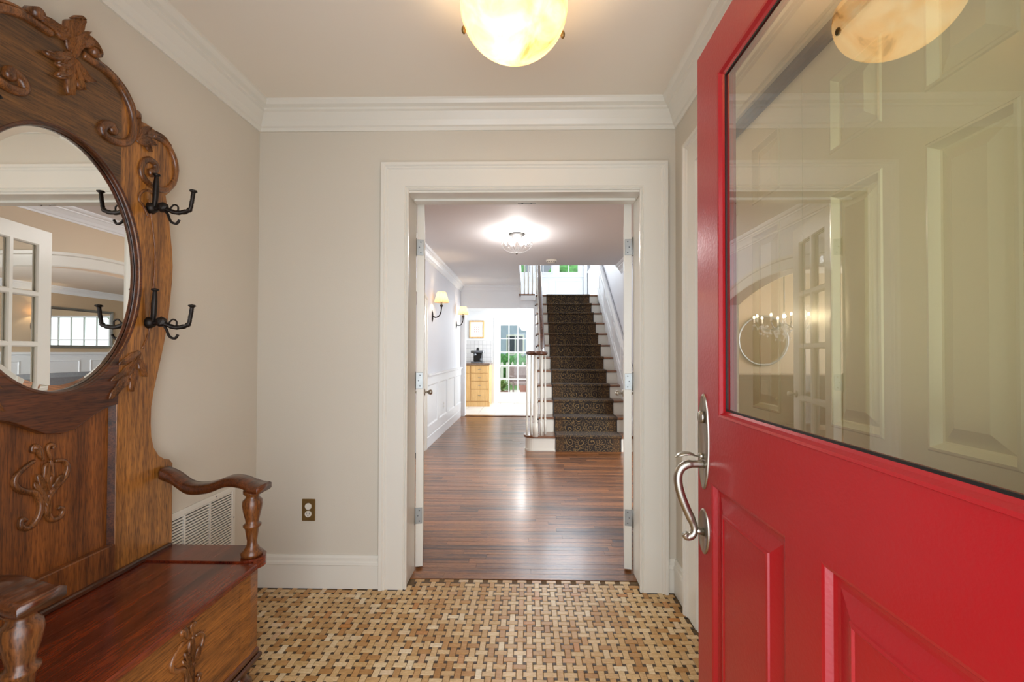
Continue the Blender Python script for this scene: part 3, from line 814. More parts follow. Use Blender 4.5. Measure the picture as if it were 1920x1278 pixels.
ch = thing('chandelier', 'crystal chandelier with many small lit bulbs hanging in the dining room', 'chandelier', (-2.35, 5.9, 0))
MB().tube([(0, 0, 1.75), (0, 0, 2.5)], 0.008, 8).build('rod', M['chrome'], ch)
MB().lathe([(0.001, 2.5), (0.06, 2.5), (0.05, 2.47), (0.012, 2.45)], (0, 0, 0), 16).build('canopy', M['chrome'], ch)
MB().lathe([(0.001, 1.45), (0.02, 1.47), (0.012, 1.52), (0.03, 1.60), (0.015, 1.68), (0.02, 1.76), (0.006, 1.78)], (0, 0, 0), 14).build('stem', M['crystal'], ch)
for k in range(10):
    a = 2 * PI * k / 10; r = 0.36; cx, cy = r * math.cos(a), r * math.sin(a)
    arm = MB().tube(catmull([(0.02 * math.cos(a), 0.02 * math.sin(a), 1.62), (0.16 * math.cos(a), 0.16 * math.sin(a), 1.54), (0.30 * math.cos(a), 0.30 * math.sin(a), 1.56), (cx, cy, 1.63)], 4), 0.006, 6).build('arm', M['chrome'], ch)
    MB().lathe([(0.012, 0), (0.012, 0.06)], (cx, cy, 1.64), 8).build('candle', M['ivory'], arm)
    MB().ico((cx, cy, 1.72), 0.016, 2, (1, 1, 1.6)).build('bulb', M['bulb'], arm)
cd = MB(); rr = random.Random(5)
for k in range(150):
    a = rr.uniform(0, 2 * PI); r = rr.uniform(0.05, 0.38); z = 1.60 - rr.uniform(0, 0.22) * (1.15 - r / 0.5)
    cd.ico((r * math.cos(a), r * math.sin(a), z), 0.012, 1, (1, 1, 1.7))
cd.build('crystal_drops', M['crystal'], ch, 'stuff')
point('chandelier_light', (-2.35, 5.9, 1.72), 30, (1.0, 0.86, 0.66), 0.02)

# ------------------------------------------------------------------ living room (right, seen in the hall stand mirror)
struct(MB().box(HX1 + 0.14, LX, 2.3, 10.5, -0.05, 0.0).build('floor_living', M['floorwood']))
struct(MB().box(HX1 + 0.12, LX + 0.1, 2.2, 10.6, 2.42, 2.52).build('ceiling_living', M['ceil']))
struct(MB().box(LX, LX + 0.1, 2.2, 10.6, -0.05, 2.42).build('wall_living_right', M['wall_tan']))
struct(plate([[(HX1 + 0.14, -0.05), (LX, -0.05), (LX, 2.42), (HX1 + 0.14, 2.42)], [(2.5, 0.8), (4.9, 0.8), (4.9, 2.1), (2.5, 2.1)]], 2.2, 2.3, 'XZ').build('wall_living_front', M['wall_tan']))  # unseen window opening, added for the living room fill light
struct(plate([[(HX1 + 0.14, -0.05), (LX, -0.05), (LX, 2.42), (HX1 + 0.14, 2.42)], [(2.3, 0.9), (5.0, 0.9), (5.0, 2.1), (2.3, 2.1)]], 10.5, 10.6, 'XZ').build('wall_living_back', M['wall_tan']))
grid_window('window_2', (2.3, 10.53, 0.9), 'X', 2.7, 1.2, 8, 2)
crown_run('trim_15', [(LX, 2.3), (LX, 10.5), (HX1 + 0.14, 10.5)], 2.42, M['white_cool'])
lw = struct(MB().box(LX - 0.02, LX, 2.3, 10.5, 0.0, 1.16).build('trim_16', M['white_cool']))
MB().box(LX - 0.05, LX, 2.3, 10.5, 1.16, 1.20).build('cap', M['white_cool'], lw)
for i in range(8):
    c0 = 2.45 + i
    MB().sweep([(c0, 0.25), (c0 + 0.8, 0.25), (c0 + 0.8, 1.05), (c0, 1.05)], [(0, 0), (0.004, 0.012), (0.016, 0.012), (0.02, 0)], lambda a, b, d: (LX - 0.02 - d, a, b), closed=True).build('panel_molding', M['white_cool'], lw)
lm = thing('wall_mirror', 'wide rectangular silver-framed mirror on the tan living room wall', 'mirror', (LX, 8.30, 1.66))
MB().sweep([(-0.56, -0.33), (0.56, -0.33), (0.56, 0.33), (-0.56, 0.33)], [(0, 0.0), (0, 0.02), (-0.02, 0.035), (-0.05, 0.03), (-0.05, 0)], lambda a, b, d: (-d, a, b), closed=True).build('frame', M['steel'], lm)
MB().box(-0.016, -0.004, -0.56, 0.56, -0.33, 0.33).build('mirror_glass', M['mirror'], lm)
so = thing('sofa', 'grey cloth sofa standing in the living room beyond the arch', 'sofa', (4.45, 6.3, 0))
MB().bbox(-0.42, 0.42, -1.0, 1.0, 0.12, 0.44, 0.04).build('base', M['sofa'], so)
MB().bbox(-0.45, -0.2, -1.0, 1.0, 0.12, 0.90, 0.06).build('backrest', M['sofa'], so)
for s in (-1, 1):
    MB().bbox(-0.42, 0.42, s * 1.0, s * 1.18, 0.12, 0.66, 0.05).build('armrest', M['sofa'], so)
    MB().bbox(-0.18, 0.42, s * 0.02, s * 0.98, 0.44, 0.58, 0.04).build('cushion', M['sofa'], so)
    for x in (-0.38, 0.38): MB().lathe([(0.02, 0), (0.03, 0.12)], (x, s * 1.08, 0), 10).build('leg', M['sidewood'], so)
tb = thing('side_table', 'small white side table under the potted plant in the living room', 'table', (4.3, 4.75, 0))
MB().bbox(-0.22, 0.22, -0.22, 0.22, 0.56, 0.60, 0.006).build('tabletop', M['white_cool'], tb)
for sx in (-0.18, 0.18):
    for sy in (-0.18, 0.18): MB().bbox(sx - 0.02, sx + 0.02, sy - 0.02, sy + 0.02, 0, 0.56, 0.003).build('leg', M['white_cool'], tb)
def potted(name, label, loc, r, h, pot=None):
    t = thing(name, label, 'plant', loc)
    MB().lathe([(r * 0.5, 0), (r * 0.7, h * 0.3), (r * 0.75, h * 0.32), (r * 0.6, h * 0.3), (r * 0.55, h * 0.25)], (0, 0, 0), 16).build('pot', pot or M['white_cool'], t)
    rn = random.Random(hash(label) % 1000 if False else len(label)); mb = MB()
    for k in range(46):
        a = rn.uniform(0, 2 * PI); l = r * rn.uniform(0.7, 1.5); e = rn.uniform(0.2, 1.3); wd = r * 0.14
        b0 = Vector((0, 0, h * 0.28 + rn.uniform(0, h * 0.2))); d = Vector((math.cos(a) * math.cos(e), math.sin(a) * math.cos(e), math.sin(e)))
        s = d.cross(Vector((0, 0, 1))).normalized() * wd; m1 = b0 + d * l * 0.6; tip = b0 + d * l + Vector((0, 0, -0.2 * l))
        mb.add([b0, m1 + s, tip, m1 - s, m1 + Vector((0, 0, 0.01))], [(0, 1, 4), (1, 2, 4), (2, 3, 4), (3, 0, 4)])
    mb.build('foliage', M['leaf'], t, 'stuff', fix=False)
    return t
potted('potted_plant', 'leafy green plant in a white pot on the living room side table', (4.3, 4.75, 0.60), 0.2, 0.45)

def sconce(label, loc, face, group, power):
    """face=+1: fixed to a wall whose room side is +X"""
    t = thing('wall_sconce', label, 'wall lamp', loc, 0 if face > 0 else PI, group)
    MB().lathe([(0.001, 0.016), (0.018, 0.014), (0.032, 0.006), (0.036, 0.0)], (0, 0, 0), 16, 'X').build('back_plate', M['iron'], t)
    pl = t.children[0]; pl.scale = (1, 0.8, 2.3)
    MB().tube(catmull([(0.01, 0, 0), (0.05, 0, -0.015), (0.095, 0, 0.01), (0.12, 0, 0.07), (0.125, 0, 0.14)], 6), [0.007 + 0.003 * math.sin(i * 0.5) ** 2 for i in range(25)], 8).build('arm', M['iron'], t)
    MB().lathe([(0.004, 0.12), (0.02, 0.135), (0.024, 0.15), (0.012, 0.155), (0.010, 0.20)], (0.125, 0, 0), 12).build('candle_cup', M['iron'], t)
    mb = MB(); n = 40; vs = []; fs = []
    for r, h in ((0.095, 0.185), (0.078, 0.25), (0.055, 0.325)):
        for k in range(n):
            a = 2 * PI * k / n; q = r * (1.0 + (0.035 if k % 2 else -0.01)); vs.append((0.125 + q * math.cos(a), q * math.sin(a), h))
    for i in range(2):
        for k in range(n): fs.append((i * n + k, i * n + (k + 1) % n, (i + 1) * n + (k + 1) % n, (i + 1) * n + k))
    mb.add(vs, fs).build('shade', M['shade'], t)
    point('sconce_light', (loc[0] + face * 0.125, loc[1], loc[2] + 0.25), power, (1.0, 0.72, 0.42), 0.02)
    return t
sconce('wall sconce with pleated cream shade, nearer of the two on the left hall wall', (HX0, 5.77, 1.70), 1, 'pleated shade wall sconces', 2.4)
sconce('wall sconce with pleated cream shade, beside the kitchen doorway', (HX0, 7.70, 1.71), 1, 'pleated shade wall sconces', 2.4)
sconce('cream shaded wall sconce on the living room wall, seen through the french door pane', (LX, 7.45, 1.66), -1, 'pleated shade wall sconces', 2.4)

# ------------------------------------------------------------------ french doors
def french(name, label, hinge, ang, mirror):
    """leaf hinged at `hinge`; local x runs from hinge to free edge"""
    t = thing(name, label, 'french door', (hinge[0], hinge[1], 0.014), ang)
    W, H, T = 0.595, 2.05, 0.040
    fr = 0.10; z0, z1 = 0.215, 1.945; mun = 0.022
    cw = (W - 2 * fr) / 2; chh = (z1 - z0) / 5
    lites = []
    for i in range(2):
        for k in range(5):
            lites.append((fr + i * cw + (mun / 2 if i else 0), fr + (i + 1) * cw - (0 if i else mun / 2), z0 + k * chh + (mun / 2 if k else 0), z0 + (k + 1) * chh - (mun / 2 if k < 4 else 0)))
    door_leaf(t, W, H, T, [], M['white'], lites=lites)
    for a, b, c, d in lites:
        for s in (1, -1):
            m = MB(); m.sweep([(a, c), (b, c), (b, d), (a, d)], [(0.0, s * T / 2), (0.008, s * (T / 2 - 0.008)), (0.008, s * 0.004), (0, s * 0.004)], lambda p, q, r: (p, r, q), closed=True)
            m.build('glazing_bead', M['white'], t)
        MB().box(a, b, -0.002, 0.002, c, d).build('pane', M['glass'], t)
    # knobs at the free edge, both faces
    for s in (1, -1):
        MB().lathe([(0.001, s * (T / 2 + 0.055)), (0.015, s * (T / 2 + 0.052)), (0.019, s * (T / 2 + 0.040)), (0.014, s * (T / 2 + 0.028)), (0.008, s * (T / 2 + 0.022)), (0.008, s * (T / 2 + 0.006)), (0.024, s * (T / 2 + 0.005)), (0.024, s * T / 2)], (W - 0.05, 0, 0.93), 18, 'Y').build('knob', M['nickel'], t)
    MB().box(W, W + 0.0015, -0.011, 0.011, 0.88, 0.98).build('strike_plate', M['steel'], t)
    for zc in (1.80, 1.045, 0.285):
        # leaf plate on the hinge edge with screws, and the knuckle
        h = MB().bbox(-0.0025, 0.0, -T / 2 + 0.004 if mirror < 0 else -T / 2 - 0.004, T / 2 + 0.004 if mirror < 0 else T / 2 - 0.004, zc - 0.045, zc + 0.045, 0.001).build('hinge', M['steel'], t)
        yk = T / 2 + 0.008 if mirror < 0 else -T / 2 - 0.008
        MB().lathe([(0.004, zc - 0.053), (0.0065, zc - 0.048), (0.0065, zc + 0.048), (0.004, zc + 0.053)], (-0.006, yk, 0), 10).build('knuckle', M['steel'], h)
        for q, dz in ((0.0, 0.03), (0.008, 0.0), (0.0, -0.03)):
            MB().lathe([(0.001, -0.0042), (0.0035, -0.0038), (0.0038, -0.0025)], (0, q * (1 if mirror < 0 else -1), zc + dz), 8, 'X').build('screw', M['chrome'], h)
    return t
# left leaf swings back against the hall; local +y points to -X (left) for angle 90
tl = french('french_door', 'white ten-pane french door leaf folded back on the left of the opening', (-0.612, 2.437), PI / 2 + math.radians(13), -1)
tr_ = french('french_door', 'white ten-pane french door leaf folded back on the right of the opening', (0.559, 2.437), PI / 2 - math.radians(12), 1)

# ------------------------------------------------------------------ staircase
R_, T_ = 0.192, 0.2527
N0 = 5.34                  # first nosing
SX0, SX1 = 0.165, 1.31
stc = thing('staircase', 'straight white staircase with oak treads rising to the upper landing', 'staircase', (0, 0, 0))
NS = 12
for i in range(1, NS + 1):
    yn = N0 + (i - 1) * T_; z = i * R_
    x0 = SX0
    depth = T_ + 0.03 if i < NS else 0.115
    if i == 1:
        # bullnose starting step reaching to the left
        def bull(rad, y0, y1, x_left):
            pts = []
            cy = y0 + rad
            for k in range(13):
                a = -PI / 2 - PI * k / 12
                pts.append((x_left + rad + rad * math.cos(a), cy + rad * math.sin(a)))
            return [(SX1, y0)] + pts + [(0.20, y0 + 2 * rad), (0.20, y1), (SX1, y1)]
        MB().prism(bull(0.13, yn, yn + depth, -0.055), z - 0.028, z, 'XY').build('tread', M['treadwood'], stc)
        MB().prism(bull(0.108, yn + 0.022, yn + depth, -0.033), 0.0, z - 0.028, 'XY').build('riser', M['white'], stc)
        MB().prism(bull(0.117, yn + 0.013, yn + depth, -0.042), 0.0, 0.022, 'XY').build('shoe_molding', M['white'], stc)
    else:
        MB().bbox(x0 - 0.03, SX1, yn, yn + depth, z - 0.028, z, 0.006).build('tread', M['treadwood'], stc)
        MB().box(x0, SX1, yn + 0.025, yn + 0.042, z - R_, z - 0.028).build('riser', M['white'], stc)
        MB().ico((x0 - 0.036, yn + 0.05, z - 0.034), 0.013, 2, (1, 2.0, 1)).build('tread_end', M['iron'], stc)
# closed stringer under the open side
poly = [(N0 + 0.05, 0.0)]
for i in range(2, NS + 1):
    yn = N0 + (i - 1) * T_ + 0.025
    poly += [(yn, (i - 1) * R_ - 0.03), (yn, i * R_ - 0.03)]
poly = [(N0 + 0.05, 0.0), (N0 + 0.05, R_ - 0.03)] + poly[1:] + [(HY1 - 0.01, NS * R_ - 0.03), (HY1 - 0.01, 0.0)]
MB().prism(poly, SX0 - 0.012, SX0 + 0.004, 'YZ').build('stringer', M['white_cool'], stc)
# landing
struct(MB().box(-0.14, SX0 - 0.03, 8.10, 9.62, 2.20, 2.29).box(SX0 - 0.03, SX1, 8.22, 9.62, 2.20, 2.29).build('floor_landing', M['white_cool']))
lnd = thing('landing_nosing', 'oak nosing strip along the landing edge left of the stairs', 'nosing', (0, 0, 0))
MB().bbox(-0.18, SX0 - 0.04, 8.09, 9.0, 2.292, 2.318, 0.006).build('board', M['treadwood'], lnd)

# runner: one continuous carpet with UVs, and darker gold border strips
def runner():
    t = thing('stair_runner', 'black and gold scroll-patterned carpet runner down the stairs', 'carpet runner', (0, 0, 0))
    prof = [(N0 + 0.012, 0.0)]
    for i in range(1, NS + 1):
        yn = N0 + (i - 1) * T_ - 0.010; z = i * R_ + 0.010
        prof += [(yn + 0.026, z - 0.045), (yn + 0.008, z - 0.036), (yn, z - 0.022), (yn + 0.002, z - 0.010), (yn + 0.010, z - 0.001), (yn + 0.022, z)]
        prof += [(N0 + i * T_ + 0.014, z)]
    prof[-1] = (8.4, prof[-1][1])
    cum = [0.0]
    for a, b in zip(prof, prof[1:]): cum.append(cum[-1] + math.hypot(a[0] - b[0], a[1] - b[1]))
    def strip(name, x0, x1, mat, lift):
        vs = []; fs = []; uvs = []
        for (y, z) in prof:
            vs += [(x0, y - lift, z + lift), (x1, y - lift, z + lift)]
        n = len(prof)
        for i in range(n - 1):
            fs.append((2 * i, 2 * i + 1, 2 * i + 3, 2 * i + 2))
            uvs += [(x0, cum[i]), (x1, cum[i]), (x1, cum[i + 1]), (x0, cum[i + 1])]
        # cut edges
        e = len(vs)
        for (y, z) in prof: vs += [(x0, y + 0.012, z - 0.012), (x1, y + 0.012, z - 0.012)]
        for i in range(n - 1):
            fs.append((2 * i, 2 * i + 2, e + 2 * i + 2, e + 2 * i)); uvs += [(x0, cum[i]), (x0, cum[i + 1]), (x0 - .01, cum[i + 1]), (x0 - .01, cum[i])]
            fs.append((2 * i + 1, e + 2 * i + 1, e + 2 * i + 3, 2 * i + 3)); uvs += [(x1, cum[i]), (x1 + .01, cum[i]), (x1 + .01, cum[i + 1]), (x1, cum[i + 1])]
        me = bpy.data.meshes.new(name); me.from_pydata(vs, [], fs)
        ul = me.uv_layers.new(name='UVMap')
        for k, q in enumerate(uvs): ul.data[k].uv = q
        me.materials.append(mat)
        mesh_obj(name, me, t)
    strip('field', 0.345 + 0.105, 1.145 - 0.105, M['carpet'], 0.0)
    strip('border', 0.345, 0.345 + 0.105, M['border'], 0.0005)
    strip('border', 1.145 - 0.105, 1.145, M['border'], 0.0005)
    for x in (0.34, 1.14):
        strip('edge_binding', x, x + 0.010, M['black'], 0.001)
runner()

# railing
rl = thing('stair_railing', 'white turned-baluster railing with dark wood handrail and volute', 'railing', (0, 0, 0))
def slope_z(y): return R_ + (y - N0) * R_ / T_
BX = SX0 + 0.02
hand = [(0.10, 5.26), (0.03, 5.33), (0.05, 5.42), (0.13, 5.43)]
zr = 1.212
# volute: flat scroll then the climbing rail
vp = []
for k in range(22):
    a = -PI * 0.1 - k * 0.27; r = 0.035 + 0.0042 * (21 - k) * 1.0
    vp.append((0.09 + r * math.cos(a), 5.30 + r * math.sin(a), zr))
vp = vp[::-1]
path = vp + [(BX, 5.36, zr), (BX, 5.44, zr + 0.005), (BX, 5.50, zr + 0.035), (BX, 5.56, slope_z(5.56) + 0.90)]
path += [(BX, y, slope_z(y) + 0.90) for y in (5.8, 6.3, 6.8, 7.4, 8.08)]
MB().tube(path, 0.031, 10, 0.85, up=(0, 0, 1)).build('handrail', M['rail'], rl)
MB().lathe([(0.001, zr - 0.02), (0.10, zr - 0.018), (0.108, zr), (0.10, zr + 0.018), (0.001, zr + 0.024)], (0.075, 5.30, 0), 24).build('volute', M['rail'], rl)
def baluster(x, y, z0, z1, r=0.0125):
    h = z1 - z0
    pr = [(r * 1.15, 0), (r * 1.15, 0.16 * h), (r * 0.8, 0.17 * h), (r * 1.25, 0.19 * h), (r * 0.8, 0.215 * h), (r * 1.3, 0.27 * h), (r * 1.35, 0.34 * h), (r * 0.95, 0.46 * h), (r * 0.72, 0.8 * h), (r * 0.62, h)]
    return MB().lathe(pr, (x, y, z0), 10).build('baluster', M['white'], rl)
for (x, y) in ((-0.012, 5.34), (0.040, 5.42), (0.165, 5.37), (0.215, 5.44)):
    baluster(x, y, R_, zr - 0.02)
MB().lathe([(0.034, 0), (0.034, 0.16), (0.024, 0.17), (0.034, 0.19), (0.024, 0.21), (0.030, 0.26), (0.031, 0.36), (0.022, 0.6), (0.019, 0.98), (0.026, 1.0)], (0.09, 5.30, R_), 16).build('newel_post', M['white'], rl)
for i in range(2, NS + 1):
    for q in (0.05, 0.175):
        y = N0 + (i - 1) * T_ + q
        baluster(BX, y, i * R_, slope_z(y) + 0.875)
# upper guard across the landing edge
ur = thing('landing_railing', 'row of thin white balusters along the landing edge beside the stair head', 'railing', (0, 0, 0))
for i in range(5):
    x = -0.15 + i * 0.075
    MB().lathe([(0.013, 0), (0.013, 0.12), (0.010, 0.13), (0.015, 0.2), (0.011, 0.5), (0.009, 0.95)], (x, 8.14, 2.318), 8).build('baluster', M['white'], ur)
MB().tube([(-0.2, 8.14, 3.28), (BX, 8.14, 3.28)], 0.03, 10).build('handrail', M['rail'], ur)
# wainscot climbing the right wall with a cap
sw = thing('stair_wainscot', 'white panelled wainscot with sloping cap rail up the right stair wall', 'wainscot', (0, 0, 0))
def sl(y, h): return (y, slope_z(y) + h)
y0, y1 = 5.30, 9.6
ym = N0 + 11 * T_
MB().prism([(y0, 0), sl(y0, 0.60), (ym, slope_z(ym) + 0.66), (y1, slope_z(ym) + 0.66), (y1, 2.3), (ym, 2.2), (y0 + 0.3, 0)], SX1, HX1, 'YZ').build('backing', M['white_cool'], sw)
MB().tube([(SX1 + 0.01, y0, slope_z(y0) + 0.62), (SX1 + 0.01, ym, slope_z(ym) + 0.68), (SX1 + 0.01, y1, slope_z(ym) + 0.68)], 0.034, 4, 0.6, up=(0, 0, 1), smooth=False).build('cap_rail', M['white_cool'], sw)
MB().prism([(y0, R_ * 0.5), sl(y0, 0.13), (ym, slope_z(ym) + 0.13), (ym, slope_z(ym) - 0.02)], SX1 - 0.014, SX1, 'YZ').build('skirt_board', M['white_cool'], sw)
k = 0
yy = 5.45
while yy < ym - 0.5:
    a, b = yy, yy + 0.52
    MB().sweep([sl(a, 0.20), sl(b, 0.20), sl(b, 0.52), sl(a, 0.52)], [(0, 0), (0.004, 0.014), (0.02, 0.014), (0.026, 0)], lambda p, q, d: (SX1 - d, p, q), closed=True).build('panel_molding', M['white_cool'], sw)
    yy += 0.66
# upper landing back wall with windows
W1 = [(-0.42, 0.06), (0.12, 0.54), (0.66, 1.14)]
holes = [[(a, 2.98), (b, 2.98), (b, 3.75), (a, 3.75)] for a, b in W1]
struct(plate([[(-0.9, 2.0), (HX1, 2.0), (HX1, 4.6), (-0.9, 4.6)]] + holes, 9.62, 9.74, 'XZ').build('wall_landing', M['white_cool']))
for n_, (a, b) in enumerate(W1): grid_window('window_%d' % (n_ + 3), (a, 9.64, 2.98), 'X', b - a, 0.77, 2, 2, fr=0.035, mun=0.018)
lwp = struct(MB().box(-0.9, HX1, 9.585, 9.62, 2.90, 2.94).build('trim_17', M['white_cool']))
for a, b in ((-0.6, -0.1), (0.0, 0.48), (0.60, 1.22)):
    MB().sweep([(a, 2.45), (b, 2.45), (b, 2.82), (a, 2.82)], [(0, 0), (0.004, 0.014), (0.02, 0.014), (0.026, 0)], lambda p, q, d: (p, 9.62 - d, q), closed=True).build('panel_molding', M['white_cool'], lwp)
struct(MB().box(-1.0, -0.9, 6.3, 9.74, 2.82, 4.6).build('wall_upper_left', M['wall_hall']))
struct(MB().box(HX1, HX1 + 0.14, 6.2, 9.74, 2.5, 4.6).build('wall_upper_right', M['wall_hall']))
struct(MB().box(-1.0, HX1 + 0.14, 6.2, 6.34, 2.82, 4.6).build('wall_upper_front', M['wall_hall']))
struct(MB().box(-1.0, HX1 + 0.14, 6.2, 9.74, 4.6, 4.7).build('ceiling_upper', M['ceil']))
struct(MB().box(1.225, 1.30, 9.54, 9.615, 2.29, 4.6).build('trim_18', M['white_cool']))

# ------------------------------------------------------------------ hall ceiling light and smoke detector
hl = thing('ceiling_light', 'cut-crystal bowl flush light on the hall ceiling', 'ceiling light', (-0.127, 4.66, 0))
MB().lathe([(0.085, 2.5), (0.085, 2.485), (0.06, 2.475), (0.055, 2.46)], (0, 0, 0), 24).build('canopy', M['steel'], hl)
# separate curved lobes of pressed crystal around a small crown ring
pr = [(0.142, 2.452), (0.156, 2.42), (0.156, 2.385), (0.136, 2.347), (0.098, 2.318), (0.05, 2.300), (0.012, 2.294)]
nl = 20
for k in range(nl):
    a0 = 2 * PI * k / nl; vs = []; fs = []
    for r, h in pr:
        for da, bulge in ((-0.46, 0.0), (-0.25, 0.010), (0.0, 0.016), (0.25, 0.010), (0.46, 0.0)):
            a = a0 + da * 2 * PI / nl; q = r + bulge * min(1, r / 0.1)
            vs.append((q * math.cos(a), q * math.sin(a), h))
    for i in range(len(pr) - 1):
        for c in range(4): fs.append((i * 5 + c, i * 5 + c + 1, i * 5 + c + 6, i * 5 + c + 5))
    MB().add(vs, fs, False).build('crystal_lobe', M['crystal'], hl)
MB().lathe([(0.001, 2.278), (0.010, 2.283), (0.012, 2.290), (0.006, 2.295)], (0, 0, 0), 12).build('finial', M['iron'], hl)
for sx in (-0.05, 0.05): MB().ico((sx, 0, 2.40), 0.024, 2, (1, 1, 1.3)).build('bulb', emit('hall_bulb', (1.0, 0.93, 0.85), 6), hl)
point('hall_light', (-0.127, 4.66, 2.365), 36, (1.0, 0.95, 0.92), 0.05)
sd = thing('smoke_detector', 'round white smoke detector on the hall ceiling above the stairs', 'smoke detector', (0.318, 5.98, 2.5))
MB().lathe([(0.075, 0), (0.075, -0.016), (0.062, -0.022), (0.058, -0.036), (0.001, -0.042)], (0, 0, 0), 28).build('body', M['ivory'], sd)
for k in range(12):
    a = 2 * PI * k / 12
    MB().box(-0.006, 0.006, -0.002, 0.002, -0.034, -0.026).build('vent_slot', M['black'], sd)
    sd.children[-1].location = (0.0605 * math.cos(a), 0.0605 * math.sin(a), 0); sd.children[-1].rotation_euler = (0, 0, a + PI / 2)

# ------------------------------------------------------------------ kitchen
kt = struct(MB().box(-2.4, 1.4, 8.27, 10.5, -0.06, -0.012).build('floor_kitchen', M['steel']))
tw = 0.33
for i in range(-7, 5):
    for j in range(7):
        x0, y0_ = i * tw, 8.392 + j * tw - 0.0
        xa, xb = max(x0, -2.4), min(x0 + tw, 1.4)
        yb = min(y0_ + tw, 10.4)
        if yb - y0_ < 0.02 or xb - xa < 0.02: continue
        MB().box(xa + 0.003, xb - 0.003, y0_ + 0.003, yb - 0.003, -0.012, 0.0).build('floor_tile', M['kfloor'], kt, fix=False)
struct(plate([[(-2.4, -0.05), (-0.74, -0.05), (-0.74, 2.07), (0.06, 2.07), (0.06, -0.05), (1.4, -0.05), (1.4, 2.2), (-2.4, 2.2)]], 10.4, 10.52, 'XZ').build('wall_kitchen_back', M['white_cool']))
struct(MB().box(-2.5, -2.4, 8.3, 10.5, -0.05, 2.2).build('wall_kitchen_left', M['white_cool']))
struct(plate([[(8.38, -0.05), (10.4, -0.05), (10.4, 2.2), (8.38, 2.2)], [(8.75, 0.75), (9.95, 0.75), (9.95, 1.95), (8.75, 1.95)]], 1.32, 1.36, 'YZ').build('wall_kitchen_right', M['white_cool']))  # window opening out of view, added for the kitchen fill light
struct(MB().box(-2.5, 1.36, 8.38, 10.5, 2.2, 2.24).build('ceiling_kitchen', M['white_cool']))
casing('trim_19', -0.74, 0.06, 2.07, 10.4, 1, M['white_cool'], [(0, 0), (0, 0.014), (0.085, 0.018), (0.09, 0.018), (0.09, 0)])
# glazed garden door
gd = thing('garden_door', 'white fifteen-pane glazed door from the kitchen to the garden', 'door', (-0.738, 10.44, 0.01))
W, H = 0.796, 2.05
gx0, gx1, gz0, gz1 = 0.063, 0.703, 0.24, 1.87
gx0 = 0.058; mun = 0.02
cw, chh = (gx1 - gx0) / 3, (gz1 - gz0) / 5
lites = [(gx0 + i * cw + mun / 2, gx0 + (i + 1) * cw - mun / 2, gz0 + k * chh + mun / 2, gz0 + (k + 1) * chh - mun / 2) for i in range(3) for k in range(5)]
door_leaf(gd, W, H, 0.044, [], M['white_cool'], lites=lites)
for a, b, c, d in lites: MB().box(a, b, -0.003, 0.003, c, d).build('pane', M['glass'], gd)
MB().tube([(W - 0.05, -0.03, 0.95), (W - 0.05, -0.06, 0.95), (W - 0.14, -0.065, 0.95)], 0.009, 8).build('handle', M['nickel'], gd)
# cabinets
kc = thing('kitchen_cabinet', 'light maple base cabinet with four drawers by the kitchen doorway', 'cabinet', (0, 0, 0))
MB().box(-2.3, -0.875, 9.72, 10.39, 0.0, 0.93).build('body', M['maple'], kc)
MB().box(-2.3, -0.865, 9.70, 9.72, 0.0, 0.10).build('plinth', M['maple'], kc)
zs = [0.115, 0.335, 0.50, 0.66, 0.825, 0.915]
for z0, z1 in ((0.125, 0.385), (0.395, 0.565), (0.575, 0.745), (0.755, 0.92)):
    d = MB().bbox(-1.29, -0.90, 9.70, 9.72, z0, z1, 0.004).build('drawer', M['maple'], kc)
    MB().tube([(-1.12, 9.70, (z0 + z1) / 2), (-1.115, 9.675, (z0 + z1) / 2 - 0.005), (-1.075, 9.675, (z0 + z1) / 2 - 0.005), (-1.07, 9.70, (z0 + z1) / 2)], 0.005, 8).build('handle', M['steel'], d)
d = MB().bbox(-1.75, -1.31, 9.70, 9.72, 0.125, 0.745, 0.004).build('door', M['maple'], kc)
MB().sweep([(-1.69, 0.18), (-1.37, 0.18), (-1.37, 0.69), (-1.69, 0.69)], [(0, 0), (0.004, 0.006), (0.012, 0.006), (0.014, 0)], lambda a, b, q: (a, 9.70 - q, b), closed=True).build('panel_molding', M['maple'], d)
MB().bbox(-1.75, -1.31, 9.70, 9.72, 0.755, 0.92, 0.004).build('drawer', M['maple'], kc)
tag(MB().bbox(-2.32, -0.86, 9.68, 10.4, 0.93, 0.972, 0.006).build('countertop', M['granite']), 'speckled brown granite countertop on the maple kitchen cabinet', 'countertop')
tag(MB().box(-2.3, -0.87, 10.388, 10.399, 0.972, 1.50).build('backsplash', M['splash']), 'white square-tiled backsplash above the granite counter', 'backsplash')
em = thing('coffee_machine', 'black and chrome espresso machine on the granite kitchen counter', 'coffee machine', (-1.17, 9.98, 0.972))
MB().bbox(-0.14, 0.14, -0.13, 0.15, 0, 0.035, 0.006).build('drip_tray', M['chrome'], em)
MB().bbox(-0.10, 0.10, 0.03, 0.15, 0.035, 0.25, 0.01).build('body', M['black'], em)
MB().bbox(-0.15, 0.15, -0.09, 0.15, 0.23, 0.29, 0.012).build('head', M['chrome'], em)
MB().lathe([(0.03, 0.29), (0.034, 0.30), (0.03, 0.345), (0.012, 0.355)], (0.0, 0.03, 0), 14).build('bean_hopper', M['black'], em)
MB().lathe([(0.03, 0.165), (0.035, 0.17), (0.035, 0.23)], (-0.05, -0.05, 0), 14).build('group_head', M['chrome'], em)
MB().tube([(-0.05, -0.07, 0.17), (-0.05, -0.19, 0.16)], 0.011, 8).build('portafilter', M['black'], em)
MB().tube([(0.09, -0.06, 0.24), (0.10, -0.10, 0.14), (0.10, -0.12, 0.07)], 0.005, 8).build('steam_wand', M['chrome'], em)
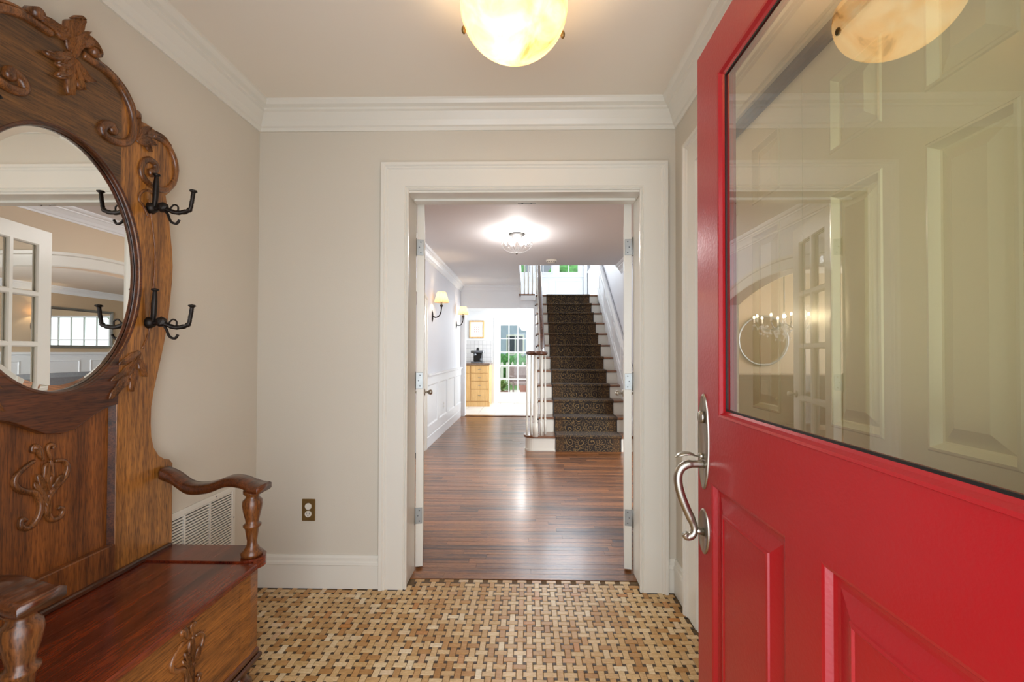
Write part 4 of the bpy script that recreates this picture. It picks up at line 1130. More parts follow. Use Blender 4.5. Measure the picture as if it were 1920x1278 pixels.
MB().lathe([(0.03, 0.036), (0.036, 0.05), (0.03, 0.10), (0.032, 0.11)], (0.08, -0.04, 0), 14).build('jug', M['chrome'], em)
pf = thing('picture_frame', 'light wood picture frame with a small grid print on the kitchen wall', 'picture', (-1.243, 10.388, 1.77))
MB().sweep([(-0.145, -0.18), (0.145, -0.18), (0.145, 0.18), (-0.145, 0.18)], [(0, 0), (0, 0.015), (-0.012, 0.022), (-0.03, 0.02), (-0.035, 0)], lambda a, b, q: (a, -q, b), closed=True).build('frame', M['maple'], pf)
MB().box(-0.145, 0.145, -0.008, 0.0, -0.18, 0.18).build('mat_board', M['print'], pf)
pn = MB().box(-0.085, 0.085, -0.010, -0.008, -0.11, 0.11).build('print', M['white_cool'], pf)
for i in range(3):
    for k in range(3):
        MB().box(-0.058 + i * 0.05, -0.042 + i * 0.05, -0.012, -0.010, -0.066 + k * 0.055, -0.046 + k * 0.055).build('motif', M['pink'], pn)
kl = thing('ceiling_light', 'round lit drum light on the kitchen ceiling', 'ceiling light', (-0.10, 9.5, 2.2))
MB().lathe([(0.19, 0), (0.19, -0.06), (0.17, -0.075), (0.001, -0.08)], (0, 0, 0), 28).build('diffuser', M['frosted'], kl)
MB().lathe([(0.2, 0), (0.2, -0.02), (0.185, -0.02)], (0, 0, 0), 28).build('rim', M['white_cool'], kl)
point('kitchen_light', (-0.10, 9.3, 1.95), 30, (1.0, 0.98, 0.95), 0.15)

# ------------------------------------------------------------------ outside the garden door
struct(MB().box(-30, 30, 10.52, 60, -0.30, -0.08).build('ground', M['lawn']))
struct(MB().box(-2.5, 2.5, 10.52, 14.5, -0.08, -0.04).build('patio', M['brickp']))
hg = thing('hedge', 'clipped green hedge across the garden behind the picket fence', 'hedge', (-1, 21, -0.08))
mb = MB(); rn = random.Random(2)
for k in range(60): mb.ico((-6 + k * 0.2, rn.uniform(-0.2, 0.2), 0.6 + rn.uniform(-0.05, 0.05)), 0.62, 2, (0.5, 0.8, 1), 0.14, k)
mb.build('foliage', M['hedge'], hg, 'stuff')
fe = thing('picket_fence', 'low white picket fence across the garden beyond the kitchen door', 'fence', (-1.2, 16.5, -0.08))
for k in range(26):
    x = -2.6 + k * 0.2
    MB().prism([(x - 0.045, 0.05), (x + 0.045, 0.05), (x + 0.045, 0.88), (x, 0.95), (x - 0.045, 0.88)], -0.012, 0.012, 'XZ').build('picket', M['white'], fe)
for z in (0.25, 0.72): MB().box(-2.7, 2.6, 0.012, 0.045, z, z + 0.08).build('rail', M['white'], fe)
nh = thing('house', 'blue-grey neighbouring house with dark windows beyond the hedge', 'house', (-1.5, 30, -0.2))
MB().box(-7, 7, 0, 6, 0, 6.5).build('wall', M['house'], nh)
for k in range(5):
    x = -4.5 + k * 1.7
    wf = MB().box(x - 0.62, x + 0.62, -0.05, 0.0, 1.25, 2.65).build('window', M['white'], nh)
    MB().box(x - 0.52, x - 0.04, -0.06, -0.05, 1.35, 2.55).build('pane', M['darkglass'], wf)
    MB().box(x + 0.04, x + 0.52, -0.06, -0.05, 1.35, 2.55).build('pane', M['darkglass'], wf)
MB().prism([(-1, 6.5), (7, 6.5), (3, 9)], -7.4, 7.4, 'YZ').build('roof', M['darkglass'], nh)
def tree(label, loc, s, seed):
    t = thing('tree', label, 'tree', loc, 0, 'trees outside the landing windows')
    MB().tube([(0, 0, 0), (0.05, 0, 1.5 * s), (0, 0.05, 3 * s)], [0.16 * s, 0.12 * s, 0.08 * s], 8).build('trunk', M['bark'], t)
    mb = MB(); rn = random.Random(seed)
    for k in range(26):
        mb.ico((rn.uniform(-1.1, 1.1) * s, rn.uniform(-0.8, 0.8) * s, (3.4 + rn.uniform(-1.2, 1.4)) * s), 0.55 * s, 2, (1, 1, 0.8), 0.22, seed * 50 + k)
    mb.build('crown', M['hedge'], t, 'stuff')
tree('leafy green tree outside the left landing window', (-2.2, 19.0, -0.08), 1.35, 3)
tree('leafy green tree outside the right landing window', (2.6, 18.0, -0.08), 1.4, 4)
tree('broad green tree outside the living room window', (7.2, 17.5, -0.08), 1.1, 5)
pc = thing('patio_chair', 'brown wicker patio chair outside the kitchen door', 'chair', (-0.22, 12.3, -0.04), 0.3)
MB().bbox(-0.26, 0.26, -0.26, 0.26, 0.34, 0.42, 0.02).build('seat', M['wicker'], pc)
MB().bbox(-0.26, 0.26, 0.22, 0.28, 0.38, 0.85, 0.02).build('backrest', M['wicker'], pc)
for sx in (-1, 1):
    MB().bbox(sx * 0.24, sx * 0.30, -0.26, 0.26, 0.56, 0.60, 0.01).build('armrest', M['wicker'], pc)
    for sy in (-0.22, 0.22): MB().bbox(sx * 0.27 - 0.02, sx * 0.27 + 0.02, sy - 0.02, sy + 0.02, 0, 0.58, 0.005).build('leg', M['wicker'], pc)
potted('potted_plant', 'reddish potted plant on the patio at the left of the garden door', (-0.72, 11.9, -0.04), 0.28, 0.6, M['terracotta'])
potted('potted_plant', 'tall potted plant beside the wicker patio chair', (-0.05, 13.3, -0.04), 0.36, 0.9, M['terracotta'])

# ------------------------------------------------------------------ hall stand (back board faces +X; centre line y = CY)
# carving lines as (offset from the centre line, height)
CREST_RIM = [(0.044, 2.123), (0.075, 2.123), (0.115, 2.121), (0.163, 2.100), (0.194, 2.066), (0.211, 2.027), (0.215, 1.981), (0.206, 1.943), (0.178, 1.917), (0.141, 1.908), (0.113, 1.914), (0.106, 1.930), (0.117, 1.948), (0.136, 1.954), (0.141, 1.941)]
EAR_RIM = [(0.291, 2.001), (0.344, 2.001), (0.380, 1.972), (0.396, 1.925), (0.386, 1.867), (0.355, 1.828), (0.316, 1.815), (0.269, 1.824), (0.246, 1.848), (0.254, 1.886), (0.278, 1.906), (0.302, 1.901), (0.304, 1.882), (0.286, 1.862)]
CURL = [(0.306, 1.777), (0.291, 1.794), (0.266, 1.791), (0.246, 1.771), (0.243, 1.748), (0.260, 1.733)]
STEM = [(0.281, 1.764), (0.296, 1.680), (0.309, 1.594), (0.310, 1.511), (0.302, 1.433), (0.296, 1.363), (0.288, 1.286), (0.264, 1.230)]
L1 = [(0.009, 2.104), (0.003, 2.137), (-0.021, 2.145), (-0.053, 2.146), (-0.081, 2.141)]
L2 = [(0.009, 2.109), (0.008, 2.156), (0.022, 2.198), (0.032, 2.222), (0.007, 2.208)]
L3 = [(0.006, 2.102), (-0.005, 2.079), (-0.038, 2.061), (-0.064, 2.058)]
L4 = [(0.009, 2.094), (-0.005, 2.058), (-0.033, 2.044)]
L5 = [(0.009, 2.078), (-0.005, 2.032), (-0.032, 2.009)]
L6 = [(0.011, 2.090), (0.005, 2.028), (0.003, 1.973)]
L7 = [(0.014, 2.092), (0.025, 2.041), (0.035, 2.008)]
L8 = [(0.016, 2.093), (0.039, 2.061), (0.068, 2.053)]
L9 = [(0.014, 2.092), (0.021, 2.128), (0.043, 2.163), (0.069, 2.174), (0.083, 2.156), (0.070, 2.139)]
E1 = [(0.226, 1.950), (0.228, 1.994), (0.231, 2.032)]
E2 = [(0.229, 1.951), (0.252, 1.994), (0.277, 2.022)]
E3 = [(0.229, 1.954), (0.270, 1.993), (0.321, 2.013), (0.360, 1.996)]
E4 = [(0.229, 1.951), (0.263, 1.956), (0.278, 1.934)]
E5 = [(0.229, 1.951), (0.270, 1.972), (0.299, 1.967)]
S1 = [(0.254, 1.217), (0.221, 1.199), (0.174, 1.176)]
S2 = [(0.241, 1.193), (0.203, 1.152), (0.148, 1.123)]
S3 = [(0.228, 1.169), (0.190, 1.117), (0.143, 1.064)]
S4 = [(0.248, 1.193), (0.262, 1.162), (0.273, 1.130)]
S5 = [(0.235, 1.163), (0.226, 1.127), (0.220, 1.082)]
S6 = [(0.254, 1.217), (0.228, 1.181), (0.190, 1.135)]
O1 = [(-0.032, 0.915), (-0.046, 0.948), (-0.055, 0.945)]
O2 = [(-0.027, 0.908), (-0.035, 0.943), (-0.051, 0.955), (-0.057, 0.945), (-0.050, 0.938)]
O3 = [(-0.006, 0.905), (-0.017, 0.939), (-0.010, 0.950), (-0.001, 0.944), (-0.003, 0.936)]
O4 = [(-0.050, 0.913), (-0.076, 0.898), (-0.095, 0.876), (-0.092, 0.854), (-0.071, 0.834), (-0.049, 0.824), (-0.033, 0.791), (-0.038, 0.753), (-0.059, 0.731), (-0.079, 0.742), (-0.079, 0.761), (-0.067, 0.754)]
O5 = [(0.004, 0.900), (0.027, 0.894), (0.038, 0.873), (0.030, 0.846), (0.011, 0.828), (-0.013, 0.801), (-0.017, 0.763), (-0.004, 0.732), (0.018, 0.732), (0.026, 0.750), (0.012, 0.761)]
O6 = [(-0.049, 0.852), (-0.028, 0.817), (-0.017, 0.774), (-0.019, 0.746)]
O7 = [(-0.020, 0.809), (-0.031, 0.841), (-0.044, 0.873)]
O8 = [(-0.016, 0.808), (-0.020, 0.855), (-0.021, 0.900)]
O9 = [(-0.013, 0.807), (0.006, 0.830), (0.019, 0.855)]
O10 = [(-0.009, 0.906), (-0.006, 0.868), (-0.013, 0.830)]
SP = [(-0.126, 1.936), (-0.106, 1.935), (-0.087, 1.929), (-0.158, 1.878)]
hs = thing('hall_stand', 'large carved oak hall stand with oval mirror, bench seat and arms against the left wall', 'hall stand', (0, 0, 0))
CY = 1.235; XF = -1.362; TB = 0.024; EC = 1.482; EA, EB = 0.252, 0.384
def ell(a0, a1, n=24, a=EA, b=EB):
    return [(CY + a * math.cos(a0 + (a1 - a0) * i / n), EC + b * math.sin(a0 + (a1 - a0) * i / n)) for i in range(n + 1)]
out_half = [(0.0, 2.168), (0.06, 2.160), (0.12, 2.135), (0.165, 2.108), (0.20, 2.078), (0.222, 2.042), (0.232, 2.024), (0.27, 2.028), (0.326, 2.020), (0.376, 2.000), (0.404, 1.965), (0.414, 1.925), (0.402, 1.866), (0.372, 1.826), (0.352, 1.806), (0.360, 1.77), (0.372, 1.70), (0.384, 1.61), (0.389, 1.545), (0.386, 1.48), (0.379, 1.41), (0.370, 1.335), (0.357, 1.263), (0.333, 1.16), (0.314, 1.083), (0.303, 1.02), (0.302, 0.96), (0.305, 0.91), (0.316, 0.868), (0.338, 0.834), (0.362, 0.816), (0.386, 0.808), (0.400, 0.79), (0.401, 0.40)]
JX = 0.175
bl = math.asin(math.sqrt(1 - (JX / EA) ** 2))     # ellipse parameter where the joint meets the oval
yl = EB * math.sin(bl)
top_i = 3
for s in (1, -1):
    pts = [(CY + s * JX, 2.100)] + [(CY + s * a, b) for a, b in out_half[4:]] + [(CY + s * JX, 0.40)]
    th = math.acos(JX / EA)
    arc = [(CY + s * EA * math.cos(t), EC + EB * math.sin(t)) for t in [-th + 2 * th * i / 26 for i in range(27)]]
    plate([pts + arc], XF - TB, XF, 'YZ', 0.0025).build('side_board', M['oak_v'], hs)
th = math.acos(JX / EA)
crest_p = [(CY + s * a, b) for s, a, b in [(-1, JX, 2.100), (-1, 0.12, 2.135), (-1, 0.06, 2.160), (1, 0, 2.168), (1, 0.06, 2.160), (1, 0.12, 2.135), (1, JX, 2.100)]]
crest_p += [(CY + EA * math.cos(t), EC + EB * math.sin(t)) for t in [th + (PI - 2 * th) * i / 24 for i in range(25)]]
plate([crest_p], XF - TB, XF, 'YZ', 0.002).build('crest_board', M['oak_crest'], hs)
sc_low = [(0.175, 1.047), (0.150, 1.043), (0.125, 1.036), (0.10, 1.024), (0.075, 1.009), (0.04, 0.989), (0.0, 0.981)]
scal = [(CY - EA * math.cos(t), EC - EB * math.sin(t)) for t in [th + (PI - 2 * th) * i / 24 for i in range(25)]]
scal += [(CY + a, b) for a, b in sc_low] + [(CY - a, b) for a, b in sc_low[::-1][1:]]
plate([scal], XF - TB, XF + 0.002, 'YZ', 0.003).build('scalloped_rail', M['oak_dark'], hs)
MB().bbox(XF - TB, XF + 0.002, CY - JX, CY + JX, 0.40, 0.585, 0.003).build('lower_rail', M['oak_panel'], hs)
MB().box(XF - TB - 0.006, XF - 0.020, CY - 0.185, CY + 0.185, 0.57, 1.06).build('back_panel', M['oak_panel'], hs)
for s in (1, -1):
    MB().sweep([(CY + s * (JX - 0.001), 0.585), (CY + s * (JX - 0.001), 1.045)], [(0, 0), (s * 0.004, -0.006), (s * 0.012, -0.018), (0, -0.02)], lambda a, b, d: (XF + d, a, b)).build('panel_molding', M['oak_dark'], hs)
# mirror with bevelled edge, set in a bead
e0 = ell(0, 2 * PI, 72, EA + 0.004, EB + 0.004)[:-1]; e1 = ell(0, 2 * PI, 72, EA - 0.022, EB - 0.022)[:-1]
mb = MB(); mb.add([(XF - 0.014, a, b) for a, b in e1], [tuple(range(72))])
mg = mb.build('mirror_glass', M['mirror'], hs)
mb = MB(); mb.add([(XF - 0.0165, a, b) for a, b in e0] + [(XF - 0.014, a, b) for a, b in e1], [(i, (i + 1) % 72, 72 + (i + 1) % 72, 72 + i) for i in range(72)])
mb.build('bevel', M['mirror_bevel'], mg)
MB().add([(XF - 0.022, a, b) for a, b in ell(0, 2 * PI, 72, EA + 0.03, EB + 0.03)[:-1]], [tuple(range(72))]).build('backing', M['black'], hs)
mb = MB(); mb.sweep(ell(0, 2 * PI, 72, EA, EB)[:-1], [(0.006, -0.014), (0.004, -0.004), (-0.001, 0.002), (-0.006, 0.003), (-0.008, 0)], lambda a, b, d: (XF + d, a, b), closed=True, smooth=True)
mb.build('mirror_rim', M['oak_dark'], hs)

def M2(s, pts, lift=0.0, c=CY): return [(XF + lift, c + s * a, b) for a, b in pts]
def strand(pts, s, w, h, taper=True, lift=0.0, c=CY, xf=XF, smoothn=5):
    """raised carved strand lying on the board: half-round section, tapering"""
    q = catmull([(xf + lift, c + s * a, b) for a, b in pts], smoothn); n = len(q)
    rs = []
    for i in range(n):
        t = i / (n - 1); k = 1.0
        if taper: k = 0.35 + 0.65 * math.sin(PI * min(1, max(0, 0.12 + t * 0.80)))
        rs.append(w * k)
    return q, rs
def blade(mb, pts, s, w, h=0.010, c=CY, xf=XF):
    """acanthus lobe: swelling leaf with a raised vein and dished halves"""
    q = catmull([(xf, c + s * a, b) for a, b in pts], 5); n = len(q); vs = []; fs = []
    for i, p in enumerate(q):
        t = i / (n - 1); k = w * (0.16 + 0.95 * math.sin(PI * min(1, t) ** 0.75)) * (1 + 0.22 * math.sin(t * 17)) * (1.0 if t < 0.95 else 0.5)
        tg = (q[min(i + 1, n - 1)] - q[max(i - 1, 0)]).normalized(); nn = Vector((0, -tg.z, tg.y))
        up = h * (0.55 + 0.6 * math.sin(PI * t)) + (h * 0.8 * t ** 3)
        for o, d in ((-1.0, -0.001), (-0.85, up * 0.9), (-0.4, up * 0.55), (0, up * 1.25), (0.4, up * 0.55), (0.85, up * 0.9), (1.0, -0.001)):
            v = p + nn * (o * k); vs.append((xf + d, v.y, v.z))
    for i in range(n - 1):
        for j in range(6): a = i * 7 + j; fs.append((a, a + 1, a + 8, a + 7))
    fs.append(tuple(range(7))); fs.append(tuple(range((n - 1) * 7, n * 7)))
    mb.add(vs, fs, True)
# carved rims and spirals, both halves
for s in (1, -1):
    for nm, pts, w in (('crest_molding', CREST_RIM, 0.014), ('crest_bead', [(a + 0.014, b + 0.012) for a, b in CREST_RIM[1:6]], 0.006), ('ear_molding', EAR_RIM, 0.012)):
        q, rs = strand(pts, s, w, 0, taper=False)
        rs = [r * (1.0 if i < len(rs) * 0.75 else 1.15) for i, r in enumerate(rs)]
        t = MB().tube(q, rs, 10, 0.9).build(nm, M['carve'], hs)
        e = q[-1]; MB().ico((e.x + 0.004, e.y, e.z), 0.016, 2, (0.8, 1, 1)).build('scroll_eye', M['carve'], t)
    q, rs = strand(CURL + [(0.281, 1.70)], s, 0.005, 0, taper=False); MB().tube(q, rs, 8).build('curl', M['carve'], hs)
    q, rs = strand(STEM, s, 0.0045, 0, taper=False); rs = [v * (0.8 + 0.35 * (i % 2)) for i, v in enumerate(rs)]; MB().tube(q, rs, 8, 0.8).build('bead_stem', M['carve'], hs)
    mb = MB()
    for L in (E1, E2, E3, E4, E5): blade(mb, L, s, 0.012, 0.010)
    mb.build('ear_leaf', M['carve'], hs)
    mb = MB()
    for L, w in ((S1, 0.013), (S2, 0.014), (S3, 0.016), (S4, 0.012), (S5, 0.013), (S6, 0.008)): blade(mb, L, s, w, 0.008)
    mb.build('leaf_sprig', M['carve'], hs)
    q, rs = strand([(-SP[0][0], SP[0][1]), (-0.118, 1.918), (-0.135, 1.912), (-0.15, 1.92)], s, 0.009, 0, taper=False)
# crest acanthus
mb = MB()
for L, w in ((L1, 0.016), (L2, 0.013), ([(0.009, 2.109), (-0.004, 2.155), (-0.002, 2.196)], 0.012), ([(0.012, 2.109), (0.026, 2.150), (0.048, 2.196)], 0.013), ([(0.012, 2.109), (0.004, 2.165), (0.018, 2.214)], 0.012), (L3, 0.013), (L4, 0.014), (L5, 0.014), (L6, 0.014), (L7, 0.012), (L8, 0.012), (L9, 0.015)): blade(mb, L, 1, w, 0.016)
cl = mb.build('crest_leaf', M['carve'], hs)
MB().tube([(XF - 0.012, CY - 0.085, 2.148), (XF + 0.02, CY - 0.085, 2.148)], [0.017, 0.015], 14).build('scroll_eye', M['carve'], cl)
MB().tube([(XF - 0.012, CY + 0.074, 2.150), (XF + 0.022, CY + 0.074, 2.150)], [0.016, 0.014], 14).build('scroll_eye', M['carve'], cl)
# small centre curls of the crest
def ornament(name, cy, cz, xf, k=1.0):
    t = None
    mb = MB()
    for L, w in ((O1, 0.007), (O2, 0.006), (O3, 0.006), (O4, 0.0085), (O5, 0.0085), (O10, 0.007)):
        pts = [(a + 0.021, b - 0.84) for a, b in L]
        q = catmull([(xf, cy + a * k, cz + b * k) for a, b in pts], 5); n = len(q)
        mb.tube(q, [w * k * (0.7 + 0.5 * math.sin(PI * i / (n - 1))) * (1.25 if i > n - 6 else 1) for i in range(n)], 8, 0.85)
    for L, w in ((O6, 0.010), (O7, 0.009), (O8, 0.012), (O9, 0.009)):
        blade(mb, [((a + 0.021) * k, (b - 0.84) * k + cz) for a, b in L], 1, w * k, 0.009, c=cy, xf=xf)
    return mb.build(name, M['carve'], hs)
ornament('carved_ornament', CY - 0.021, 0.84, -1.380)

# hooks of dark iron: plate, long arm, upright arm, small curl
def hook(y, z):
    h = MB().lathe([(0.001, 0.02), (0.014, 0.018), (0.018, 0.008), (0.022, 0.0)], (XF, y, z), 14, 'X').build('coat_hook', M['iron'], hs)
    def cap(p, up=(0, 0, 1)):
        MB().lathe([(0.004, -0.012), (0.007, -0.004), (0.013, 0.0), (0.012, 0.004), (0.001, 0.007)], p, 6).build('arm_cap', M['iron'], h)
    q = catmull([(XF + 0.01, y, z), (XF + 0.055, y, z - 0.003), (XF + 0.095, y, z - 0.016), (XF + 0.14, y, z - 0.008), (XF + 0.150, y, z + 0.02), (XF + 0.156, y, z + 0.058)], 6)
    MB().tube(q, [0.006 + 0.003 * abs(math.sin(i * 1.1)) * (1 if i < 20 else 0.3) for i in range(len(q))], 8).build('arm', M['iron'], h); cap((XF + 0.156, y, z + 0.060))
    q = catmull([(XF + 0.012, y, z), (XF + 0.020, y - 0.004, z + 0.03), (XF + 0.024, y - 0.006, z + 0.08), (XF + 0.026, y - 0.006, z + 0.115)], 5)
    MB().tube(q, [0.006 + 0.0035 * math.sin(PI * i / 15) for i in range(len(q))], 8).build('arm', M['iron'], h); cap((XF + 0.026, y - 0.006, z + 0.117))
    q = catmull([(XF + 0.045, y, z), (XF + 0.062, y, z - 0.02), (XF + 0.075, y, z - 0.048), (XF + 0.095, y, z - 0.056), (XF + 0.106, y, z - 0.042)], 5)
    MB().tube(q, 0.0045, 8).build('curl', M['iron'], h)
    MB().ico((XF + 0.045, y, z + 0.004), 0.016, 2, (1.1, 1, 1.2), 0.12, 3).build('boss', M['iron'], h)
    q = catmull([(XF + 0.07, y, z - 0.004), (XF + 0.085, y, z + 0.012), (XF + 0.10, y, z + 0.006), (XF + 0.10, y, z - 0.012)], 4)
    MB().tube(q, 0.003, 6).build('loop', M['iron'], h)
for s in (1, -1):
    for z in (1.735, 1.322): hook(CY + s * 0.290, z)

# bench: lid, box, posts, arms
YA, YB2 = 0.865, 1.537
ZS = 0.478; XS = -0.945
PY = (1.555, 0.840); PX = -0.998
MB().bbox(XF - 0.02, XS, YA - 0.015, YB2 - 0.03, ZS - 0.022, ZS, 0.004).build('seat_lid', M['oak_seat'], hs)
for y, s in ((PY[0], 1), (PY[1], -1)):
    # end boards with a rounded lug that carries the arm post
    cx, r = PX, 0.046
    pts = [(XF - 0.02, y - s * 0.048), (XF - 0.02, y + s * 0.078), (cx - 0.06, y + s * 0.078), (cx - 0.03, y + s * 0.055)]
    pts += [(cx + r * math.sin(a), y + s * r * math.cos(a)) for a in [0.1 + (PI - 0.5) * i / 10 for i in range(11)]] + [(cx - 0.0, y - s * 0.048)]
    MB().prism(pts, ZS - 0.030, ZS + 0.006, 'XY').build('seat_end', M['oak_seat'], hs)
    prof = [(0.034, 0.006), (0.036, 0.018), (0.026, 0.028), (0.017, 0.045), (0.016, 0.06), (0.020, 0.085), (0.023, 0.105), (0.029, 0.112), (0.029, 0.118), (0.021, 0.124), (0.022, 0.135), (0.028, 0.16), (0.033, 0.19), (0.031, 0.205), (0.022, 0.214), (0.021, 0.222), (0.030, 0.230), (0.030, 0.242)]
    MB().lathe(prof, (PX, y, ZS), 24).build('arm_post', M['oak_post'], hs)
    # arm: sweeps down from the back, up over a hump and ends in a flared scroll
    q = catmull([(-1.350, y + s * 0.03, 0.770), (-1.305, y + s * 0.03, 0.752), (-1.245, y + s * 0.03, 0.716), (-1.165, y + s * 0.022, 0.722), (-1.09, y + s * 0.01, 0.748), (-1.03, y, 0.748), (-0.985, y, 0.730), (-0.955, y, 0.727)], 7)
    n = len(q); vs = []; fs = []
    for i, p in enumerate(q):
        t = i / (n - 1); w = 0.026 + 0.012 * t + (0.006 if t > 0.8 else 0); h = 0.020 - 0.006 * t
        for a, b in ((-1, -0.7), (-1, 0.5), (-0.75, 1), (0.75, 1), (1, 0.5), (1, -0.7), (0.8, -1), (-0.8, -1)):
            vs.append((p.x, p.y + a * w, p.z + b * h))
    for i in range(n - 1):
        for j in range(8): a = i * 8 + j; b = i * 8 + (j + 1) % 8; fs.append((a, b, b + 8, a + 8))
    fs.append(tuple(range(8))); fs.append(tuple(range((n - 1) * 8, n * 8)))
    MB().add(vs, fs, True).build('armrest', M['oak_dark'], hs)
    # corner column under the seat and ball foot
    yc = YB2 - 0.045 if s > 0 else YA + 0.045
    MB().prism([(XS - 0.095, yc - 0.05), (XS - 0.02, yc - 0.05), (XS - 0.016, yc + s * 0.0), (XS - 0.02, yc + 0.045), (XS - 0.095, yc + 0.045)], 0.17, ZS - 0.03, 'XY').build('corner_post', M['oak_front'], hs)
    MB().lathe([(0.024, 0), (0.036, 0.012), (0.043, 0.04), (0.040, 0.07), (0.024, 0.088), (0.020, 0.098), (0.036, 0.112), (0.040, 0.13)], (XS - 0.055, yc, 0.002), 24).build('foot', M['oak_dark'], hs)
    MB().lathe([(0.024, 0), (0.036, 0.012), (0.043, 0.04), (0.040, 0.07), (0.024, 0.088), (0.020, 0.098), (0.036, 0.112), (0.040, 0.13)], (XF + 0.05, yc, 0.002), 20).build('foot', M['oak_dark'], hs)
    MB().box(XF - 0.02, XS - 0.09, yc + s * 0.015, yc + s * 0.038, 0.17, ZS - 0.03).build('side_panel', M['oak_front'], hs)
MB().bbox(XS - 0.036, XS - 0.020, YA + 0.094, YB2 - 0.094, 0.17, ZS - 0.022, 0.002).build('front_panel', M['oak_front'], hs)
MB().bbox(XF - 0.02, XS - 0.005, YA - 0.012, YB2 + 0.012, 0.130, 0.150, 0.006).bbox(XF - 0.02, XS - 0.012, YA - 0.004, YB2 + 0.004, 0.150, 0.172, 0.006).build('base_rail', M['oak_dark'], hs)
MB().bbox(XF - 0.002, XF + 0.016, CY - 0.39, CY + 0.39, ZS, ZS + 0.018, 0.004).build('back_rail', M['oak_dark'], hs)
ornament('carved_ornament', 1.225, 0.345, XS - 0.019, 0.85)

# ------------------------------------------------------------------ return-air grille and outlet in the foyer
vg = thing('air_grille', 'white louvered air return grille low on the wall behind the bench', 'vent', (XL, 1.76, 0.425))
MB().sweep([(-0.31, -0.148), (0.31, -0.148), (0.31, 0.148), (-0.31, 0.148)], [(0, 0.0), (0, 0.007), (0.02, 0.009), (0.024, 0.004), (0.024, 0)], lambda a, b, d: (d, a, b), closed=True).build('frame', M['white'], vg)
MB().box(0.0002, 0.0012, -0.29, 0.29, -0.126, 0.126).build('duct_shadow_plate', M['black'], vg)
slat = MB().box(0.002, 0.0075, -0.286, 0.286, -0.0005, 0.0062).mesh('slat', M['white'])
for k in range(21): mesh_obj('slat', slat, vg, (0, 0, -0.120 + k * 0.012))
for yy in (-0.143, 0.0, 0.143): MB().box(0.002, 0.010, yy - 0.004, yy + 0.004, -0.126, 0.126).build('divider', M['white'], vg)
for yy, zz in ((0.18, 0.138), (-0.18, 0.138), (0.299, 0.0), (0.18, -0.138)): MB().lathe([(0.001, 0.0105), (0.003, 0.010), (0.0035, 0.008)], (0, yy, zz), 8, 'X').build('screw', M['steel'], vg)
ol = thing('outlet', 'duplex outlet with dark bronze cover plate left of the doorway', 'outlet', (-1.14, YB, 0.398))
MB().bbox(-0.035, 0.035, -0.006, 0, -0.057, 0.057, 0.003).build('plate', M['bronze'], ol)
for dz in (-0.0195, 0.0195):
    f = MB().lathe([(0.001, -0.010), (0.0165, -0.010), (0.0172, -0.0055)], (0, 0, dz), 20, 'Y', smooth=False).build('receptacle', M['ivory'], ol)
    if dz < 0:
        for sx in (-0.0062, 0.0062): MB().box(sx - 0.0012, sx + 0.0012, -0.0105, -0.0098, dz - 0.001, dz + 0.008).build('slot', M['black'], f)
        MB().lathe([(0.001, -0.0106), (0.0026, -0.0104), (0.0026, -0.0098)], (0, 0, dz - 0.008), 8, 'Y').build('slot', M['black'], f)
MB().lathe([(0.001, -0.0085), (0.003, -0.008), (0.003, -0.0055)], (0, 0, 0), 8, 'Y').build('screw', M['bronze'], ol)

# ------------------------------------------------------------------ alabaster ceiling lamp
al = thing('ceiling_lamp', 'glowing veined alabaster bowl lamp hanging near the foyer ceiling', 'ceiling lamp', (-0.048, 1.36, 0))
n = 48; vs = []; fs = []
bp = [(0.168, 2.335)] + [(0.170 * math.cos(a), 2.315 - 0.150 * math.sin(a)) for a in [PI / 2 * i / 16 for i in range(16)]] + [(0.004, 2.165)]
for r, h in bp:
    for k in range(n): a = 2 * PI * k / n; vs.append((r * math.cos(a), r * math.sin(a), h))
for i in range(len(bp) - 1):
    for k in range(n): fs.append((i * n + k, i * n + (k + 1) % n, (i + 1) * n + (k + 1) % n, (i + 1) * n + k))
fs.append(tuple(range((len(bp) - 1) * n, len(bp) * n)))
MB().add(vs, fs, True).build('bowl', M['alabaster'], al)
for a in (PI * 0.97, PI * 0.08, PI * 1.52 + PI, ):
    x, y = 0.163 * math.cos(a), 0.163 * math.sin(a)
    MB().ico((x, y, 2.258), 0.011, 2, (0.7, 0.9, 1.2)).build('clip', M['bronze'], al)
    MB().tube([(x * 0.96, y * 0.96, 2.262), (x * 0.90, y * 0.90, 2.34), (x * 0.4, y * 0.4, 2.47)], 0.003, 6).build('support_rod', M['bronze'], al)
MB().lathe([(0.10, 2.505), (0.10, 2.49), (0.08, 2.475), (0.03, 2.465)], (0, 0, 0), 24).build('canopy', M['bronze'], al)
MB().ico((-0.02, 0.0, 2.235), 0.026, 2, (1, 1, 1.25)).build('bulb', M['bulb'], al)
point('foyer_lamp', (-0.068, 1.36, 2.235), 26, (1.0, 0.74, 0.44), 0.03)

